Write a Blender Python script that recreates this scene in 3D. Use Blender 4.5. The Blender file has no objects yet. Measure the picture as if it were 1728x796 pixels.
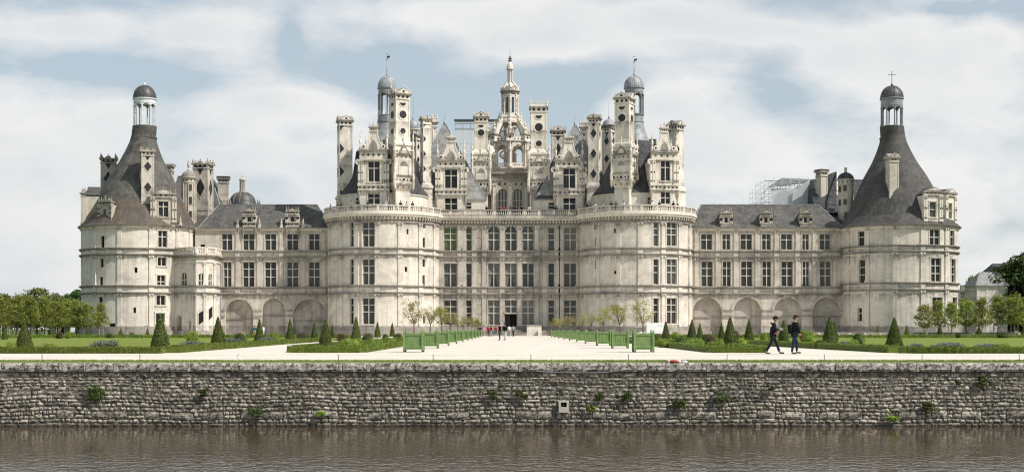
import bpy, math, random
from math import sin, cos, pi, radians, atan2, sqrt
from mathutils import Matrix, Vector
rnd = random.Random(11)
F, CX, HY, EH = 2300.0, 864.0, 555.0, 1.15
def X(px, Y): return (px - CX) / F * Y
def Z(py, Y): return EH - (py - HY) / F * Y
def GY(py): return EH * F / (py - HY)
sc = bpy.context.scene
COL = sc.collection

# ------------------------------------------------------------------ materials
def newmat(name):
    m = bpy.data.materials.new(name); m.use_nodes = True
    nt = m.node_tree; b = nt.nodes['Principled BSDF']
    return m, nt, b
def N(nt, t, **kw):
    n = nt.nodes.new(t)
    for k, v in kw.items(): setattr(n, k, v)
    return n
def noise(nt, vec, scale, detail=4, rough=.55, dist=0):
    n = N(nt, 'ShaderNodeTexNoise'); n.inputs['Scale'].default_value = scale
    n.inputs['Detail'].default_value = detail; n.inputs['Roughness'].default_value = rough
    n.inputs['Distortion'].default_value = dist
    if vec is not None: nt.links.new(vec, n.inputs['Vector'])
    return n.outputs['Fac']
def ramp(nt, fac, a, b, ca=(0,0,0,1), cb=(1,1,1,1)):
    r = N(nt, 'ShaderNodeValToRGB'); e = r.color_ramp.elements
    e[0].position = a; e[1].position = b; e[0].color = ca; e[1].color = cb
    nt.links.new(fac, r.inputs['Fac']); return r.outputs['Color']
def mix(nt, fac, a, b, mode='MIX'):
    n = N(nt, 'ShaderNodeMix', data_type='RGBA', blend_type=mode)
    if isinstance(fac, (int, float)): n.inputs[0].default_value = fac
    else: nt.links.new(fac, n.inputs[0])
    for i, v in ((6, a), (7, b)):
        if isinstance(v, tuple): n.inputs[i].default_value = v if len(v) == 4 else v + (1,)
        else: nt.links.new(v, n.inputs[i])
    return n.outputs[2]
def mapping(nt, src, scale=(1,1,1), loc=(0,0,0)):
    m = N(nt, 'ShaderNodeMapping'); m.inputs['Scale'].default_value = scale; m.inputs['Location'].default_value = loc
    nt.links.new(src, m.inputs['Vector']); return m.outputs['Vector']
def mathn(nt, op, a, b=0.0):
    n = N(nt, 'ShaderNodeMath', operation=op)
    for i, v in ((0, a), (1, b)):
        if isinstance(v, (int, float)): n.inputs[i].default_value = v
        else: nt.links.new(v, n.inputs[i])
    return n.outputs[0]
def bump(nt, b, h, strength, dist=.02):
    n = N(nt, 'ShaderNodeBump'); n.inputs['Strength'].default_value = strength; n.inputs['Distance'].default_value = dist
    nt.links.new(h, n.inputs['Height']); nt.links.new(n.outputs['Normal'], b.inputs['Normal'])

def simple(name, col, rough=.7, var=.12, scale=3.0, spec=.3, metal=0, bmp=0):
    m, nt, b = newmat(name)
    g = N(nt, 'ShaderNodeNewGeometry').outputs['Position'] if False else N(nt, 'ShaderNodeTexCoord').outputs['Object']
    f = noise(nt, g, scale, 5)
    lo = tuple(max(0, c*(1-var*2)) for c in col); hi = tuple(min(1, c*(1+var*2)) for c in col)
    c = ramp(nt, f, .3, .7, lo + (1,), hi + (1,))
    nt.links.new(c, b.inputs['Base Color']); b.inputs['Roughness'].default_value = rough
    b.inputs['Metallic'].default_value = metal; b.inputs['Specular IOR Level'].default_value = spec
    if bmp: bump(nt, b, f, bmp)
    return m

def stone(name, base, dark, patch=.5, streak=.5, courses=True, levels=(), bstr=.6, tint=None):
    """pale limestone ashlar: courses from UV (metres), soot patches, vertical run-off streaks, lichen"""
    m, nt, b = newmat(name)
    geo = N(nt, 'ShaderNodeNewGeometry').outputs['Position']
    big = noise(nt, geo, .16, 6, .62, .6)
    med = noise(nt, geo, .75, 6, .65, .4)
    fine = noise(nt, geo, 6.0, 4, .6)
    col = mix(nt, ramp(nt, fine, .25, .75), tuple(c*.86 for c in base), tuple(min(.95, c*1.07) for c in base))
    if courses:
        uv = N(nt, 'ShaderNodeTexCoord').outputs['UV']
        br = N(nt, 'ShaderNodeTexBrick'); nt.links.new(uv, br.inputs['Vector'])
        br.inputs['Scale'].default_value = 1.0; br.inputs['Brick Width'].default_value = .95; br.inputs['Row Height'].default_value = .37
        br.inputs['Mortar Size'].default_value = .028; br.inputs['Mortar Smooth'].default_value = .3; br.inputs['Bias'].default_value = 0
        br.inputs['Color1'].default_value = (.89,.885,.88,1); br.inputs['Color2'].default_value = (1.0,.995,.985,1); br.inputs['Mortar'].default_value = (.83,.815,.79,1)
        col = mix(nt, 1.0, col, br.outputs['Color'], 'MULTIPLY')
    # large soot / weathering patches
    p = ramp(nt, mathn(nt, 'ADD', mathn(nt, 'MULTIPLY', big, .6), mathn(nt, 'MULTIPLY', med, .4)), .47, .62)
    col = mix(nt, mathn(nt, 'MULTIPLY', p, patch), col, dark)
    # streaks
    sv = mapping(nt, geo, (1.6, 1.6, .10))
    s = ramp(nt, noise(nt, sv, 1.0, 5, .7), .50, .72)
    if levels:  # below each level: run-off stains, with ledge and recess shade painted in too
        sep = N(nt, 'ShaderNodeSeparateXYZ'); nt.links.new(geo, sep.inputs[0]); z = sep.outputs['Z']
        acc = None
        for lv, below in levels:
            mr = N(nt, 'ShaderNodeMapRange'); nt.links.new(z, mr.inputs['Value'])
            mr.inputs['From Min'].default_value = lv - below; mr.inputs['From Max'].default_value = lv
            mr.inputs['To Min'].default_value = 0; mr.inputs['To Max'].default_value = 1
            lt = mathn(nt, 'LESS_THAN', z, lv + .02)
            v = mathn(nt, 'MULTIPLY', mr.outputs[0], lt)
            acc = v if acc is None else mathn(nt, 'MAXIMUM', acc, v)
        s2 = ramp(nt, noise(nt, mapping(nt, geo, (1.1, 1.1, .25)), 1.0, 6, .7), .40, .62)
        col = mix(nt, mathn(nt, 'MULTIPLY', mathn(nt, 'MULTIPLY', s2, acc), .92), col, tuple(c*.75 for c in dark))
    col = mix(nt, mathn(nt, 'MULTIPLY', s, streak), col, tuple(c*.9 for c in dark))
    sp = ramp(nt, noise(nt, geo, 2.6, 6, .75), .60, .70)
    col = mix(nt, mathn(nt, 'MULTIPLY', sp, .35), col, tuple(c*.6 for c in dark))
    col = mix(nt, 1.0, col, tint or (1.0, .974, .952), 'MULTIPLY')
    nt.links.new(col, b.inputs['Base Color'])
    b.inputs['Roughness'].default_value = .9; b.inputs['Specular IOR Level'].default_value = .15
    bump(nt, b, mathn(nt, 'ADD', fine, med), bstr, .03)
    return m

LV = [(7.2, 1.6), (13.75, 1.8), (19.2, 1.6), (1.7, 1.4), (21.0, .9), (14.9, .5), (8.5, .5)]
M = {}
CREAM = (.66, .62, .56); SOOT = (.25, .237, .218)
M['stone'] = stone('limestone_ashlar', (.76,.71,.63), SOOT, .44, .46, True, LV)
M['stone_mid'] = stone('limestone_facade', (.52, .485, .43), (.17, .162, .15), .7, .7, True, LV)  # darker copy of the ashlar; the facade's shade is put into this colour
M['stone_wing'] = stone('limestone_wing', (.66, .615, .54), (.22, .207, .187), .58, .55, True, LV)
M['trim'] = stone('limestone_trim', (.35, .325, .29), (.115, .108, .10), .8, .7, False)  # dark tone holds weathering plus the shadow lines of the string courses
M['plain'] = stone('limestone_dressed', (.70,.655,.58), SOOT, .42, .4, False, LV)
M['plain_mid'] = stone('limestone_dressed_weathered', (.54,.50,.445), (.19,.18,.163), .6, .6, False, LV)  # weathered, and toned down to match the shade painted into the facade stone
OLV = [(47.5,1.5),(36.5,2),(31.5,2.2),(29.8,1.2),(26.6,2.0),(25.2,1.0),(22.3,1.3)]
M['orn'] = stone('carved_limestone', (.78, .73, .645), (.30, .275, .24), .42, .5, False, OLV, bstr=.9)
M['orn_dark'] = stone('weathered_carved_limestone', (.56, .52, .45), (.20, .183, .158), .65, .6, False)
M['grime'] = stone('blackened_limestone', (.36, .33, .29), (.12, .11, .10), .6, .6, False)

def slate(name, c1, c2, lich=.3, lcol=(.30,.28,.24), rough=.7, rows=.28, tile=None):
    m, nt, b = newmat(name)
    geo = N(nt, 'ShaderNodeNewGeometry').outputs['Position']
    uv = N(nt, 'ShaderNodeTexCoord').outputs['UV']
    br = N(nt, 'ShaderNodeTexBrick'); nt.links.new(uv, br.inputs['Vector'])
    br.inputs['Scale'].default_value = 1; br.inputs['Brick Width'].default_value = rows*1.1; br.inputs['Row Height'].default_value = rows
    br.inputs['Mortar Size'].default_value = .012; br.inputs['Color1'].default_value = c1+(1,); br.inputs['Color2'].default_value = c2+(1,)
    br.inputs['Mortar'].default_value = tuple(c*.5 for c in c1)+(1,)
    f = noise(nt, geo, .55, 7, .7, .5); f2 = noise(nt, mapping(nt, geo, (1.3,1.3,.15)), 1.2, 5, .7)
    col = mix(nt, mathn(nt, 'MULTIPLY', ramp(nt, f, .42, .66), lich), br.outputs['Color'], lcol)
    col = mix(nt, mathn(nt, 'MULTIPLY', ramp(nt, f2, .5, .75), lich), col, tuple(c*1.15 for c in lcol))
    if tile:   # older brown tiles laid over the lowest courses of the cone
        sp = N(nt, 'ShaderNodeSeparateXYZ'); nt.links.new(geo, sp.inputs[0])
        zz = mathn(nt, 'ADD', sp.outputs['Z'], mathn(nt, 'MULTIPLY', noise(nt, geo, .35, 3), 1.6))
        mk = mathn(nt, 'LESS_THAN', zz, tile+.8)
        tc_ = mix(nt, ramp(nt, noise(nt, geo, .5, 6, .7), .42, .6), (.075,.066,.056), (.15,.108,.078))
        col = mix(nt, mathn(nt, 'MULTIPLY', mk, .8), col, tc_)
    nt.links.new(col, b.inputs['Base Color']); b.inputs['Roughness'].default_value = rough
    b.inputs['Specular IOR Level'].default_value = .25
    bump(nt, b, mathn(nt, 'ADD', br.outputs['Fac'], f), .35, .02)
    return m
M['slate'] = slate('slate_dark', (.028,.029,.033), (.05,.051,.056), .16)
M['slate_grey'] = slate('slate_lichen', (.058,.055,.052), (.088,.084,.078), .45, (.19,.178,.155))
M['slate_cone'] = slate('slate_old', (.050,.047,.043), (.072,.067,.061), .42, (.155,.143,.124))
M['slate_pale'] = slate('slate_pale_lichen', (.15,.148,.145), (.25,.245,.235), .6, (.40,.39,.36))
M['slate_left'] = slate('slate_and_tile', (.060,.056,.050), (.085,.079,.070), .5, (.20,.185,.16), tile=23.4)
M['tile'] = slate('tile_brown', (.12,.075,.05), (.20,.12,.08), .45, (.17,.14,.11), .8)
M['lead'] = simple('lead_sheet', (.27, .278, .287), .55, .18, 1.4, .35, .1)
M['lead_dark'] = simple('lead_dark', (.075, .073, .072), .5, .2, 1.5, .4, .2)
M['white_metal'] = simple('painted_pale_timber', (.62, .64, .66), .6, .1, 1.5)
M['inlay'] = simple('slate_inlay', (.022, .022, .024), .5, .15, 3, .4)
M['iron'] = simple('iron', (.03, .03, .032), .5, .1, 3, .4)
M['dark'] = simple('dark_interior', (.008, .008, .009), .8, .1)

def glass(name, c1, c2, lattice=0, lat=(.05,.05,.045), rough=.12):
    m, nt, b = newmat(name)
    oc = N(nt, 'ShaderNodeTexCoord').outputs['Object']
    f = noise(nt, oc, 1.1, 3)
    info = N(nt, 'ShaderNodeObjectInfo')
    col = mix(nt, ramp(nt, mathn(nt, 'ADD', f, mathn(nt, 'MULTIPLY', mathn(nt, 'SUBTRACT', info.outputs['Random'], .5), .5)), .35, .7), c1, c2)
    if lattice:
        sx = N(nt, 'ShaderNodeSeparateXYZ'); nt.links.new(oc, sx.inputs[0])
        cb = N(nt, 'ShaderNodeCombineXYZ'); nt.links.new(sx.outputs['X'], cb.inputs['X']); nt.links.new(sx.outputs['Z'], cb.inputs['Y'])
        br = N(nt, 'ShaderNodeTexBrick'); nt.links.new(cb.outputs[0], br.inputs['Vector']); br.offset = 0
        br.inputs['Scale'].default_value = 1; br.inputs['Brick Width'].default_value = lattice; br.inputs['Row Height'].default_value = lattice*1.15
        br.inputs['Mortar Size'].default_value = .035
        col = mix(nt, br.outputs['Fac'], col, lat)
    nt.links.new(col, b.inputs['Base Color']); b.inputs['Roughness'].default_value = rough
    return m
M['g_dark'] = glass('window_glass_dark', (.007,.008,.009), (.055,.058,.055), .33, (.05,.045,.04))
M['g_black'] = glass('window_glass_black', (.006,.006,.007), (.014,.013,.013), 0, rough=.25)
M['g_mid'] = glass('window_glass_grey', (.04,.045,.04), (.11,.115,.10), .33, (.03,.03,.028))
M['g_green'] = glass('window_green_blind', (.03,.05,.02), (.12,.19,.07), .5, (.05,.06,.03))
M['g_lat'] = glass('window_leaded_pale', (.10,.10,.085), (.24,.23,.20), .30, (.03,.03,.025))
M['g_blue'] = glass('lantern_glass_blue', (.03,.045,.09), (.07,.09,.15), .5, (.04,.04,.05))
M['mullion'] = simple('stone_mullion', (.50, .47, .41), .85, .1)
M['wood_frame'] = simple('dark_wood_frame', (.10, .085, .07), .7, .1)
M['door'] = simple('old_door', (.05, .045, .04), .7, .15)

# ------------------------------------------------------------------ mesh building
class MB:
    def __init__(s, mats, cyl=None):
        s.V = []; s.Fc = []; s.Mi = []; s.mats = mats; s.cyl = cyl
    def k(s, mat):
        if mat not in s.mats: s.mats.append(mat)
        return s.mats.index(mat)
    def add(s, vs, fs, mat):
        o = len(s.V); s.V.extend(vs); k = s.k(mat)
        for f in fs: s.Fc.append(tuple(i+o for i in f)); s.Mi.append(k)
    def build(s, name, parent=None, smooth=False, mesh_only=False, uv=True, pinv=True):
        me = bpy.data.meshes.new(name)
        me.from_pydata([tuple(v) for v in s.V], [], s.Fc)
        for k in s.mats: me.materials.append(M[k] if isinstance(k, str) else k)
        me.polygons.foreach_set('material_index', s.Mi)
        if smooth: me.polygons.foreach_set('use_smooth', [True]*len(s.Fc))
        if uv:
            me.update(); L = me.uv_layers.new(name='UVMap'); d = L.data; vs = me.vertices
            for p in me.polygons:
                n = p.normal
                for li in p.loop_indices:
                    c = vs[me.loops[li].vertex_index].co
                    if s.cyl and abs(n.z) < .97:
                        cx, cy, R = s.cyl; th = atan2(c.x-cx, cy-c.y); 
                        if th < 0 and n.x*(c.x-cx) < 0: th = th
                        d[li].uv = (R*th, c.z)
                    elif abs(n.z) > .97: d[li].uv = (c.x, c.y)
                    else:
                        l = sqrt(n.x*n.x+n.y*n.y); d[li].uv = ((-n.y*c.x+n.x*c.y)/l, c.z)
        if mesh_only: return me
        return obj(name, me, parent, pinv)

PW = {}     # world translation of empties used as parents
def obj(name, me, parent=None, pinv=True):
    o = bpy.data.objects.new(name, me); COL.objects.link(o)
    if parent is not None:
        o.parent = parent
        if pinv and parent.name in PW: o.matrix_parent_inverse = PW[parent.name].inverted()
    return o
def empty(name, loc, rz=0, parent=None):
    o = bpy.data.objects.new(name, None); COL.objects.link(o); o.empty_display_size = .2
    o.location = loc; o.rotation_euler = (0, 0, rz)
    PW[o.name] = Matrix.Translation(loc) @ Matrix.Rotation(rz, 4, 'Z')
    return o
def tag(o, label=None, cat=None, group=None, kind=None):
    if label:
        n = len(label.split())
        if n < 4 or n > 16: print('LABEL LENGTH', n, label)
        o['label'] = label
    if cat: o['category'] = cat
    if group: o['group'] = group
    if kind: o['kind'] = kind
    return o
def tree_copy(o, parent=None):
    c = o.copy(); COL.objects.link(c)
    if parent is not None: c.parent = parent
    for ch in list(KIDS.get(o.name, [])):
        cc = tree_copy(ch, c)
    return c
KIDS = {}
def kid(o, p): KIDS.setdefault(p.name, []).append(o); o.parent = p; return o

def flat(x0, y0, r=0.0):
    c, s_ = cos(r), sin(r)
    return lambda u, z, d=0.0: (x0+u*c+d*s_, y0+u*s_-d*c, z)
def cylm(cx, cy, R):
    return lambda u, z, d=0.0: (cx+(R+d)*sin(u/R), cy-(R+d)*cos(u/R), z)
def cu(px, cx, cy, R):
    k = (px-CX)/F; a = k*k+1; b = -2*(k*cx+cy); c = cx*cx+cy*cy-R*R; D = b*b-4*a*c
    if D < 0:
        return R*(-1 if px < CX+F*cx/cy else 1)*1.45
    t = (-b-sqrt(D))/(2*a); return R*atan2(k*t-cx, cy-t)
def box(mb, m, u0, u1, z0, z1, d0, d1, mat, nu=1, taper=0):
    vs = []; fs = []
    for i in range(nu+1):
        u = u0+(u1-u0)*i/nu
        vs += [m(u, z0, d0), m(u, z0, d1), m(u, z1, d1), m(u, z1, d0)]
    for i in range(nu):
        a = i*4; b = a+4
        for j in range(4):
            fs.append((a+j, a+(j+1) % 4, b+(j+1) % 4, b+j))
    fs.append((3,2,1,0)); n = nu*4; fs.append((n, n+1, n+2, n+3))
    mb.add(vs, [tuple(reversed(f)) for f in fs], mat)
def sq(mb, cx, cy, z0, z1, h0, h1, rot, mat):
    """square frustum, half width h0 at z0 and h1 at z1"""
    vs = []
    for z, h in ((z0, h0), (z1, h1)):
        for a in range(4):
            an = rot+pi/4+a*pi/2; r = h*sqrt(2); vs.append((cx+r*cos(an), cy+r*sin(an), z))
    fs = [(3,2,1,0), (4,5,6,7)]+[(a, (a+1) % 4, (a+1) % 4+4, a+4) for a in range(4)]
    mb.add(vs, fs, mat)
def lathe(mb, cx, cy, prof, n, mat, off=None, a0=0.0, cap=True):
    vs = []; fs = []
    for (r, z) in prof:
        ox = off(z) if off else 0
        for i in range(n):
            a = a0+2*pi*i/n; vs.append((cx+ox+r*sin(a), cy-r*cos(a), z))
    for j in range(len(prof)-1):
        for i in range(n):
            a = j*n+i; b = j*n+(i+1) % n; fs.append((a, b, b+n, a+n))
    if cap and prof[-1][0] > .001: fs.append(tuple((len(prof)-1)*n+i for i in range(n)))
    if cap and prof[0][0] > .001: fs.append(tuple(i for i in reversed(range(n))))
    mb.add(vs, fs, mat)
def ngon(mb, m, u, z, ru, rz, n, d0, d1, mat, a0=0.0, a1=2*pi):
    """flat plaque on a wall: n-gon extruded from d0 to d1"""
    full = abs(a1-a0-2*pi) < 1e-6; k = n if full else n+1
    pts = [(u+ru*cos(a0+(a1-a0)*i/n), z+rz*sin(a0+(a1-a0)*i/n)) for i in range(k)]
    vs = [m(a, b, d1) for a, b in pts]+[m(a, b, d0) for a, b in pts]
    fs = [tuple(range(k))]+[(i, i+k, (i+1) % k+k, (i+1) % k) for i in range(k)]
    mb.add(vs, fs, mat)
def poly(mb, m, pts, d0, d1, mat):
    """outline (u,z) counter-clockwise extruded from d0 to d1"""
    k = len(pts); vs = [m(a, b, d1) for a, b in pts]+[m(a, b, d0) for a, b in pts]
    fs = [tuple(range(k)), tuple(range(2*k-1, k-1, -1))]+[(i, i+k, (i+1) % k+k, (i+1) % k) for i in range(k)]
    mb.add(vs, fs, mat)
def bar(mb, p, q, r, mat, n=4, r2=None):
    p = Vector(p); q = Vector(q); d = (q-p); L = d.length
    if L < 1e-6: return
    d /= L; a = Vector((0,0,1)) if abs(d.z) < .9 else Vector((1,0,0)); s_ = d.cross(a).normalized(); t = d.cross(s_)
    r2 = r if r2 is None else r2; vs = []
    for c, rr in ((p, r), (q, r2)):
        for i in range(n):
            an = 2*pi*i/n+pi/4; vs.append(tuple(c+s_*cos(an)*rr+t*sin(an)*rr))
    fs = [(i, (i+1) % n, (i+1) % n+n, i+n) for i in range(n)]+[tuple(range(n-1, -1, -1)), tuple(range(n, 2*n))]
    mb.add(vs, fs, mat)
def wall_grid(mb, m, u0, u1, z0, z1, holes, mat, du=0, back=None):
    """holes: dict(u0,u1,z0,z1,dep,arch) ; arch = spring height or None"""
    us = {u0, u1}; zs = {z0, z1}
    for h in holes: us |= {h['u0'], h['u1']}; zs |= {h['z0'], h['z1']}
    us = sorted(u for u in us if u0-1e-6 <= u <= u1+1e-6); zs = sorted(zs)
    if du:
        nu = []
        for a, b in zip(us, us[1:]):
            k = max(1, int(math.ceil((b-a)/du))); nu += [a+(b-a)*i/k for i in range(k)]
        us = nu+[us[-1]]
    idx = {}; vs = []; fs = []
    def g(i, j):
        if (i, j) not in idx: idx[(i, j)] = len(vs); vs.append(m(us[i], zs[j], 0))
        return idx[(i, j)]
    for i in range(len(us)-1):
        for j in range(len(zs)-1):
            uc = (us[i]+us[i+1])/2; zc = (zs[j]+zs[j+1])/2
            if any(h['u0'] < uc < h['u1'] and h['z0'] < zc < h['z1'] for h in holes): continue
            fs.append((g(i, j), g(i+1, j), g(i+1, j+1), g(i, j+1)))
    mb.add(vs, fs, mat)
    for h in holes:
        a, b, c, d, dep = h['u0'], h['u1'], h['z0'], h['z1'], h.get('dep', .4)
        ar = h.get('arch'); k = 1 if not du else max(1, int((b-a)/du)+1)
        ub = [a+(b-a)*i/k for i in range(k+1)]
        def strip(pts):
            v = []; f = []
            for (u, z) in pts: v += [m(u, z, 0), m(u, z, -dep)]
            for i in range(len(pts)-1): f.append((2*i, 2*i+2, 2*i+3, 2*i+1))
            mb.add(v, f, h.get('rmat', mat))
        if ar is None:
            strip([(b, c), (b, d)]); strip([(a, d), (a, c)]); strip([(u, d) for u in reversed(ub)]); strip([(u, c) for u in ub])
        else:
            n = 16; uc = (a+b)/2; hw = (b-a)/2; hz = d-ar
            arc = [(uc+hw*cos(pi*i/n), ar+hz*sin(pi*i/n)) for i in range(n+1)]
            strip([(b, c), (b, ar)]); strip(arc); strip([(a, ar), (a, c)]); strip([(u, c) for u in ub])
            for corner, seg in (((b, d), arc[:n//2+1]), ((a, d), arc[n//2:])):
                v = [m(corner[0], corner[1], 0)]+[m(u, z, 0) for u, z in seg]
                mb.add(v, [(0, i+1, i+2) for i in range(len(seg)-1)], mat)
        if h.get('back'):
            v = []; f = []
            for u in ub: v += [m(u, c, -dep), m(u, d, -dep)]
            for i in range(k): f.append((2*i, 2*i+2, 2*i+3, 2*i+1))
            mb.add(v, f, h['back'])

# windows : local meshes, origin bottom centre of opening on the pane plane, looking to -Y
WIN = {}
def window_mesh(w, h, cols, rows, gl, arch=0, fr='mullion', mw=.17):
    key = (round(w, 1), round(h, 1), cols, rows, gl, round(arch, 1), fr, mw)
    if key in WIN: return WIN[key]
    mb = MB([]); m = flat(0, 0); hw = w/2
    if arch:
        zs = h-arch; n = 12; pts = [(-hw, 0), (hw, 0)]+[(hw*cos(pi*i/n), zs+arch*sin(pi*i/n)) for i in range(n+1)]
        mb.add([m(a, b, 0) for a, b in pts], [tuple(range(len(pts)))], gl)
    else: mb.add([m(-hw, 0), m(hw, 0), m(hw, h), m(-hw, h)], [(0,1,2,3)], gl)
    e = .07
    box(mb, m, -hw, -hw+e, 0, h-arch, .0, .10, fr); box(mb, m, hw-e, hw, 0, h-arch, .0, .10, fr)
    box(mb, m, -hw+e, hw-e, 0, e, .0, .10, fr)
    if not arch: box(mb, m, -hw+e, hw-e, h-e, h, .0, .10, fr)
    zz = [0]+list(rows)+[1]
    for c in range(1, cols):
        u = -hw+w*c/cols; box(mb, m, u-mw/2, u+mw/2, .01, h-.01, .02, .2, fr)
    for r in rows: box(mb, m, -hw+.01, hw-.01, h*r-mw*.45, h*r+mw*.45, .02, .185, fr)
    # leading of the glazing
    cw = (w-2*e)/cols
    for c in range(cols):
        u = -hw+e+cw*(c+.5); box(mb, m, u-.022, u+.022, .05, h*(zz[-2]), .0, .045, 'wood_frame')
    me = mb.build('window', mesh_only=True, uv=False); WIN[key] = me; return me
def put_window(parent, m, u, z0, z1, w, dep, rot, cols, rows, gl, arch=0, fr='mullion', label=None, mw=.17, name='window'):
    me = window_mesh(w, z1-z0, cols, rows, gl, arch, fr, mw)
    o = obj(name, me, parent)
    p = m(u, z0, -dep); o.location = p; o.rotation_euler = (0, 0, rot)
    if label: o['label'] = label
    return o

def pinn(mb, x, y, z, h, r, mat='orn', n=6):
    P = [(1,0),(1,.14),(.55,.17),(.45,.24),(.85,.34),(.9,.42),(.4,.52),(.28,.58),(.55,.66),(.5,.72),(.15,.80),(.22,.87),(.02,1)]
    lathe(mb, x, y, [(a*r, z+b*h) for a, b in P], n, mat)
def inl(mb, m, u, z, r, d, n=8, ring=False, mat='inlay', rz=None):
    rz = (rz or r)*1.22; r = r*1.22
    if ring: ngon(mb, m, u, z, r*1.42, rz*1.42, max(n, 4), d, d+.07, 'orn'); d += .06
    ngon(mb, m, u, z, r, rz, n, d, d+.03, mat)
def balustrade(mb, m, u0, u1, z0, z1, mat='trim', step=.36, post=2.7, du=.9, d=0.0, bm=None):
    L = u1-u0; k = max(1, int(L/du)); bm = bm or mat
    box(mb, m, u0, u1, z0, z0+.2, d-.2, d+.2, mat, k); box(mb, m, u0, u1, z1-.2, z1, d-.2, d+.2, mat, k)
    npst = max(1, round(L/post)); ps = [u0+L*i/npst for i in range(npst+1)]
    for p in ps: box(mb, m, p-.19, p+.19, z0+.19, z1-.19, d-.17, d+.17, bm)
    for a, b in zip(ps, ps[1:]):
        n = max(1, int((b-a-.38)/step))
        for i in range(n):
            u = a+.19+(b-a-.38)*(i+.5)/n; h = z1-z0-.4
            for (r, za, zb) in ((.055, 0, .15), (.095, .15, .55), (.05, .55, 1)):
                box(mb, m, u-r, u+r, z0+.2+h*za, z0+.2+h*zb, d-r, d+r, bm)
# =================================================================== CASTLE
castle = empty('castle', (-.3, 240, 0))
tag(castle, 'huge pale limestone castle with round towers, slate cones and a forest of carved chimneys', 'castle')
YF = 240.0
def surround(mb, m, u0, u1, z0, z1, t=.2, d=.07, mat='plain', sill=True, rot=None):
    box(mb, m, u0-t, u0-.003, z0, z1, .003, d, mat); box(mb, m, u1+.003, u1+t, z0, z1, .003, d, mat)
    box(mb, m, u0-t-.05, u1+t+.05, z1+.003, z1+t+.05, .003, d+.05, mat, 2)
    if sill: box(mb, m, u0-t-.08, u1+t+.08, z0-.18, z0-.003, .003, d+.1, mat, 2)
def pil(mb, m, u, z0, z1, w=.72, d=.17, mat='plain', cap=True):
    box(mb, m, u-w/2, u+w/2, z0+.35, z1-.55, .002, d, mat)
    box(mb, m, u-w/2-.1, u+w/2+.1, z0, z0+.35, .002, d+.09, mat)
    if cap:
        box(mb, m, u-w/2-.02, u+w/2+.02, z1-.55, z1-.45, .002, d+.06, mat)
        box(mb, m, u-w/2+.03, u+w/2-.03, z1-.45, z1-.15, .002, d+.03, 'trim')
        ngon(mb, m, u-w*.42, z1-.25, .13, .13, 8, .002, d+.13, mat); ngon(mb, m, u+w*.42, z1-.25, .13, .13, 8, .002, d+.13, mat)
        box(mb, m, u-w/2-.12, u+w/2+.12, z1-.15, z1, .002, d+.12, mat)
    else: box(mb, m, u-w/2-.08, u+w/2+.08, z1-.2, z1, .002, d+.07, mat)
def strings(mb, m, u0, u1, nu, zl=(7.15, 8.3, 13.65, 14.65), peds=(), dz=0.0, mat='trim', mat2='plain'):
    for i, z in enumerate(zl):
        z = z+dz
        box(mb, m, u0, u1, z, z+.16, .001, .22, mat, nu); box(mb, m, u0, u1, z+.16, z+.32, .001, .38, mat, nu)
    for p in peds:
        for a, b in ((zl[0]+.33, zl[1]-.002), (zl[2]+.33, zl[3]-.002)):
            box(mb, m, p-.42, p+.42, a+dz, b+dz, .002, .2, mat2)
R3 = (.47, .735); R2 = (.57,); RW = (.63,)

def openings(mb, m, root, specs, umap, zmap, rotf, dep=.42, surr=True, sm='plain'):
    """specs: (pxl, pxr, pytop, pybottom, cols, rows, glass [, arch_px])"""
    H = []; W = []
    for s in specs:
        u0, u1 = umap(s[0]), umap(s[1]); uc = (u0+u1)/2
        z1, z0 = zmap(s[2], uc), zmap(s[3], uc); ar = None; ah = 0
        if len(s) > 7 and s[7]: ah = (u1-u0)/2; ar = z1-ah
        H.append(dict(u0=u0, u1=u1, z0=z0, z1=z1, dep=dep, arch=ar, rmat=sm))
        W.append((uc, z0, z1, u1-u0, s[4], s[5], s[6], ah))
        if surr and not ah and s[4]: surround(mb, m, u0, u1, z0, z1, mat=sm)
        elif ah:
            for i in range(10):
                a = pi*i/10; b = pi*(i+1)/10; h0 = ah; h1 = ah+.22
                poly(mb, m, [(uc+h0*cos(a), ar+h0*sin(a)), (uc+h1*cos(a), ar+h1*sin(a)), (uc+h1*cos(b), ar+h1*sin(b)), (uc+h0*cos(b), ar+h0*sin(b))], .003, .1, sm)
    return H, W
def place(W, parent, m, rotf, dep=.42, label=None):
    for (uc, z0, z1, w, cols, rows, gl, ah) in W:
        put_window(parent, m, uc, z0, z1, w, dep, rotf(uc), max(1, cols), rows, gl, ah, mw=.16 if cols else .05)

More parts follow.
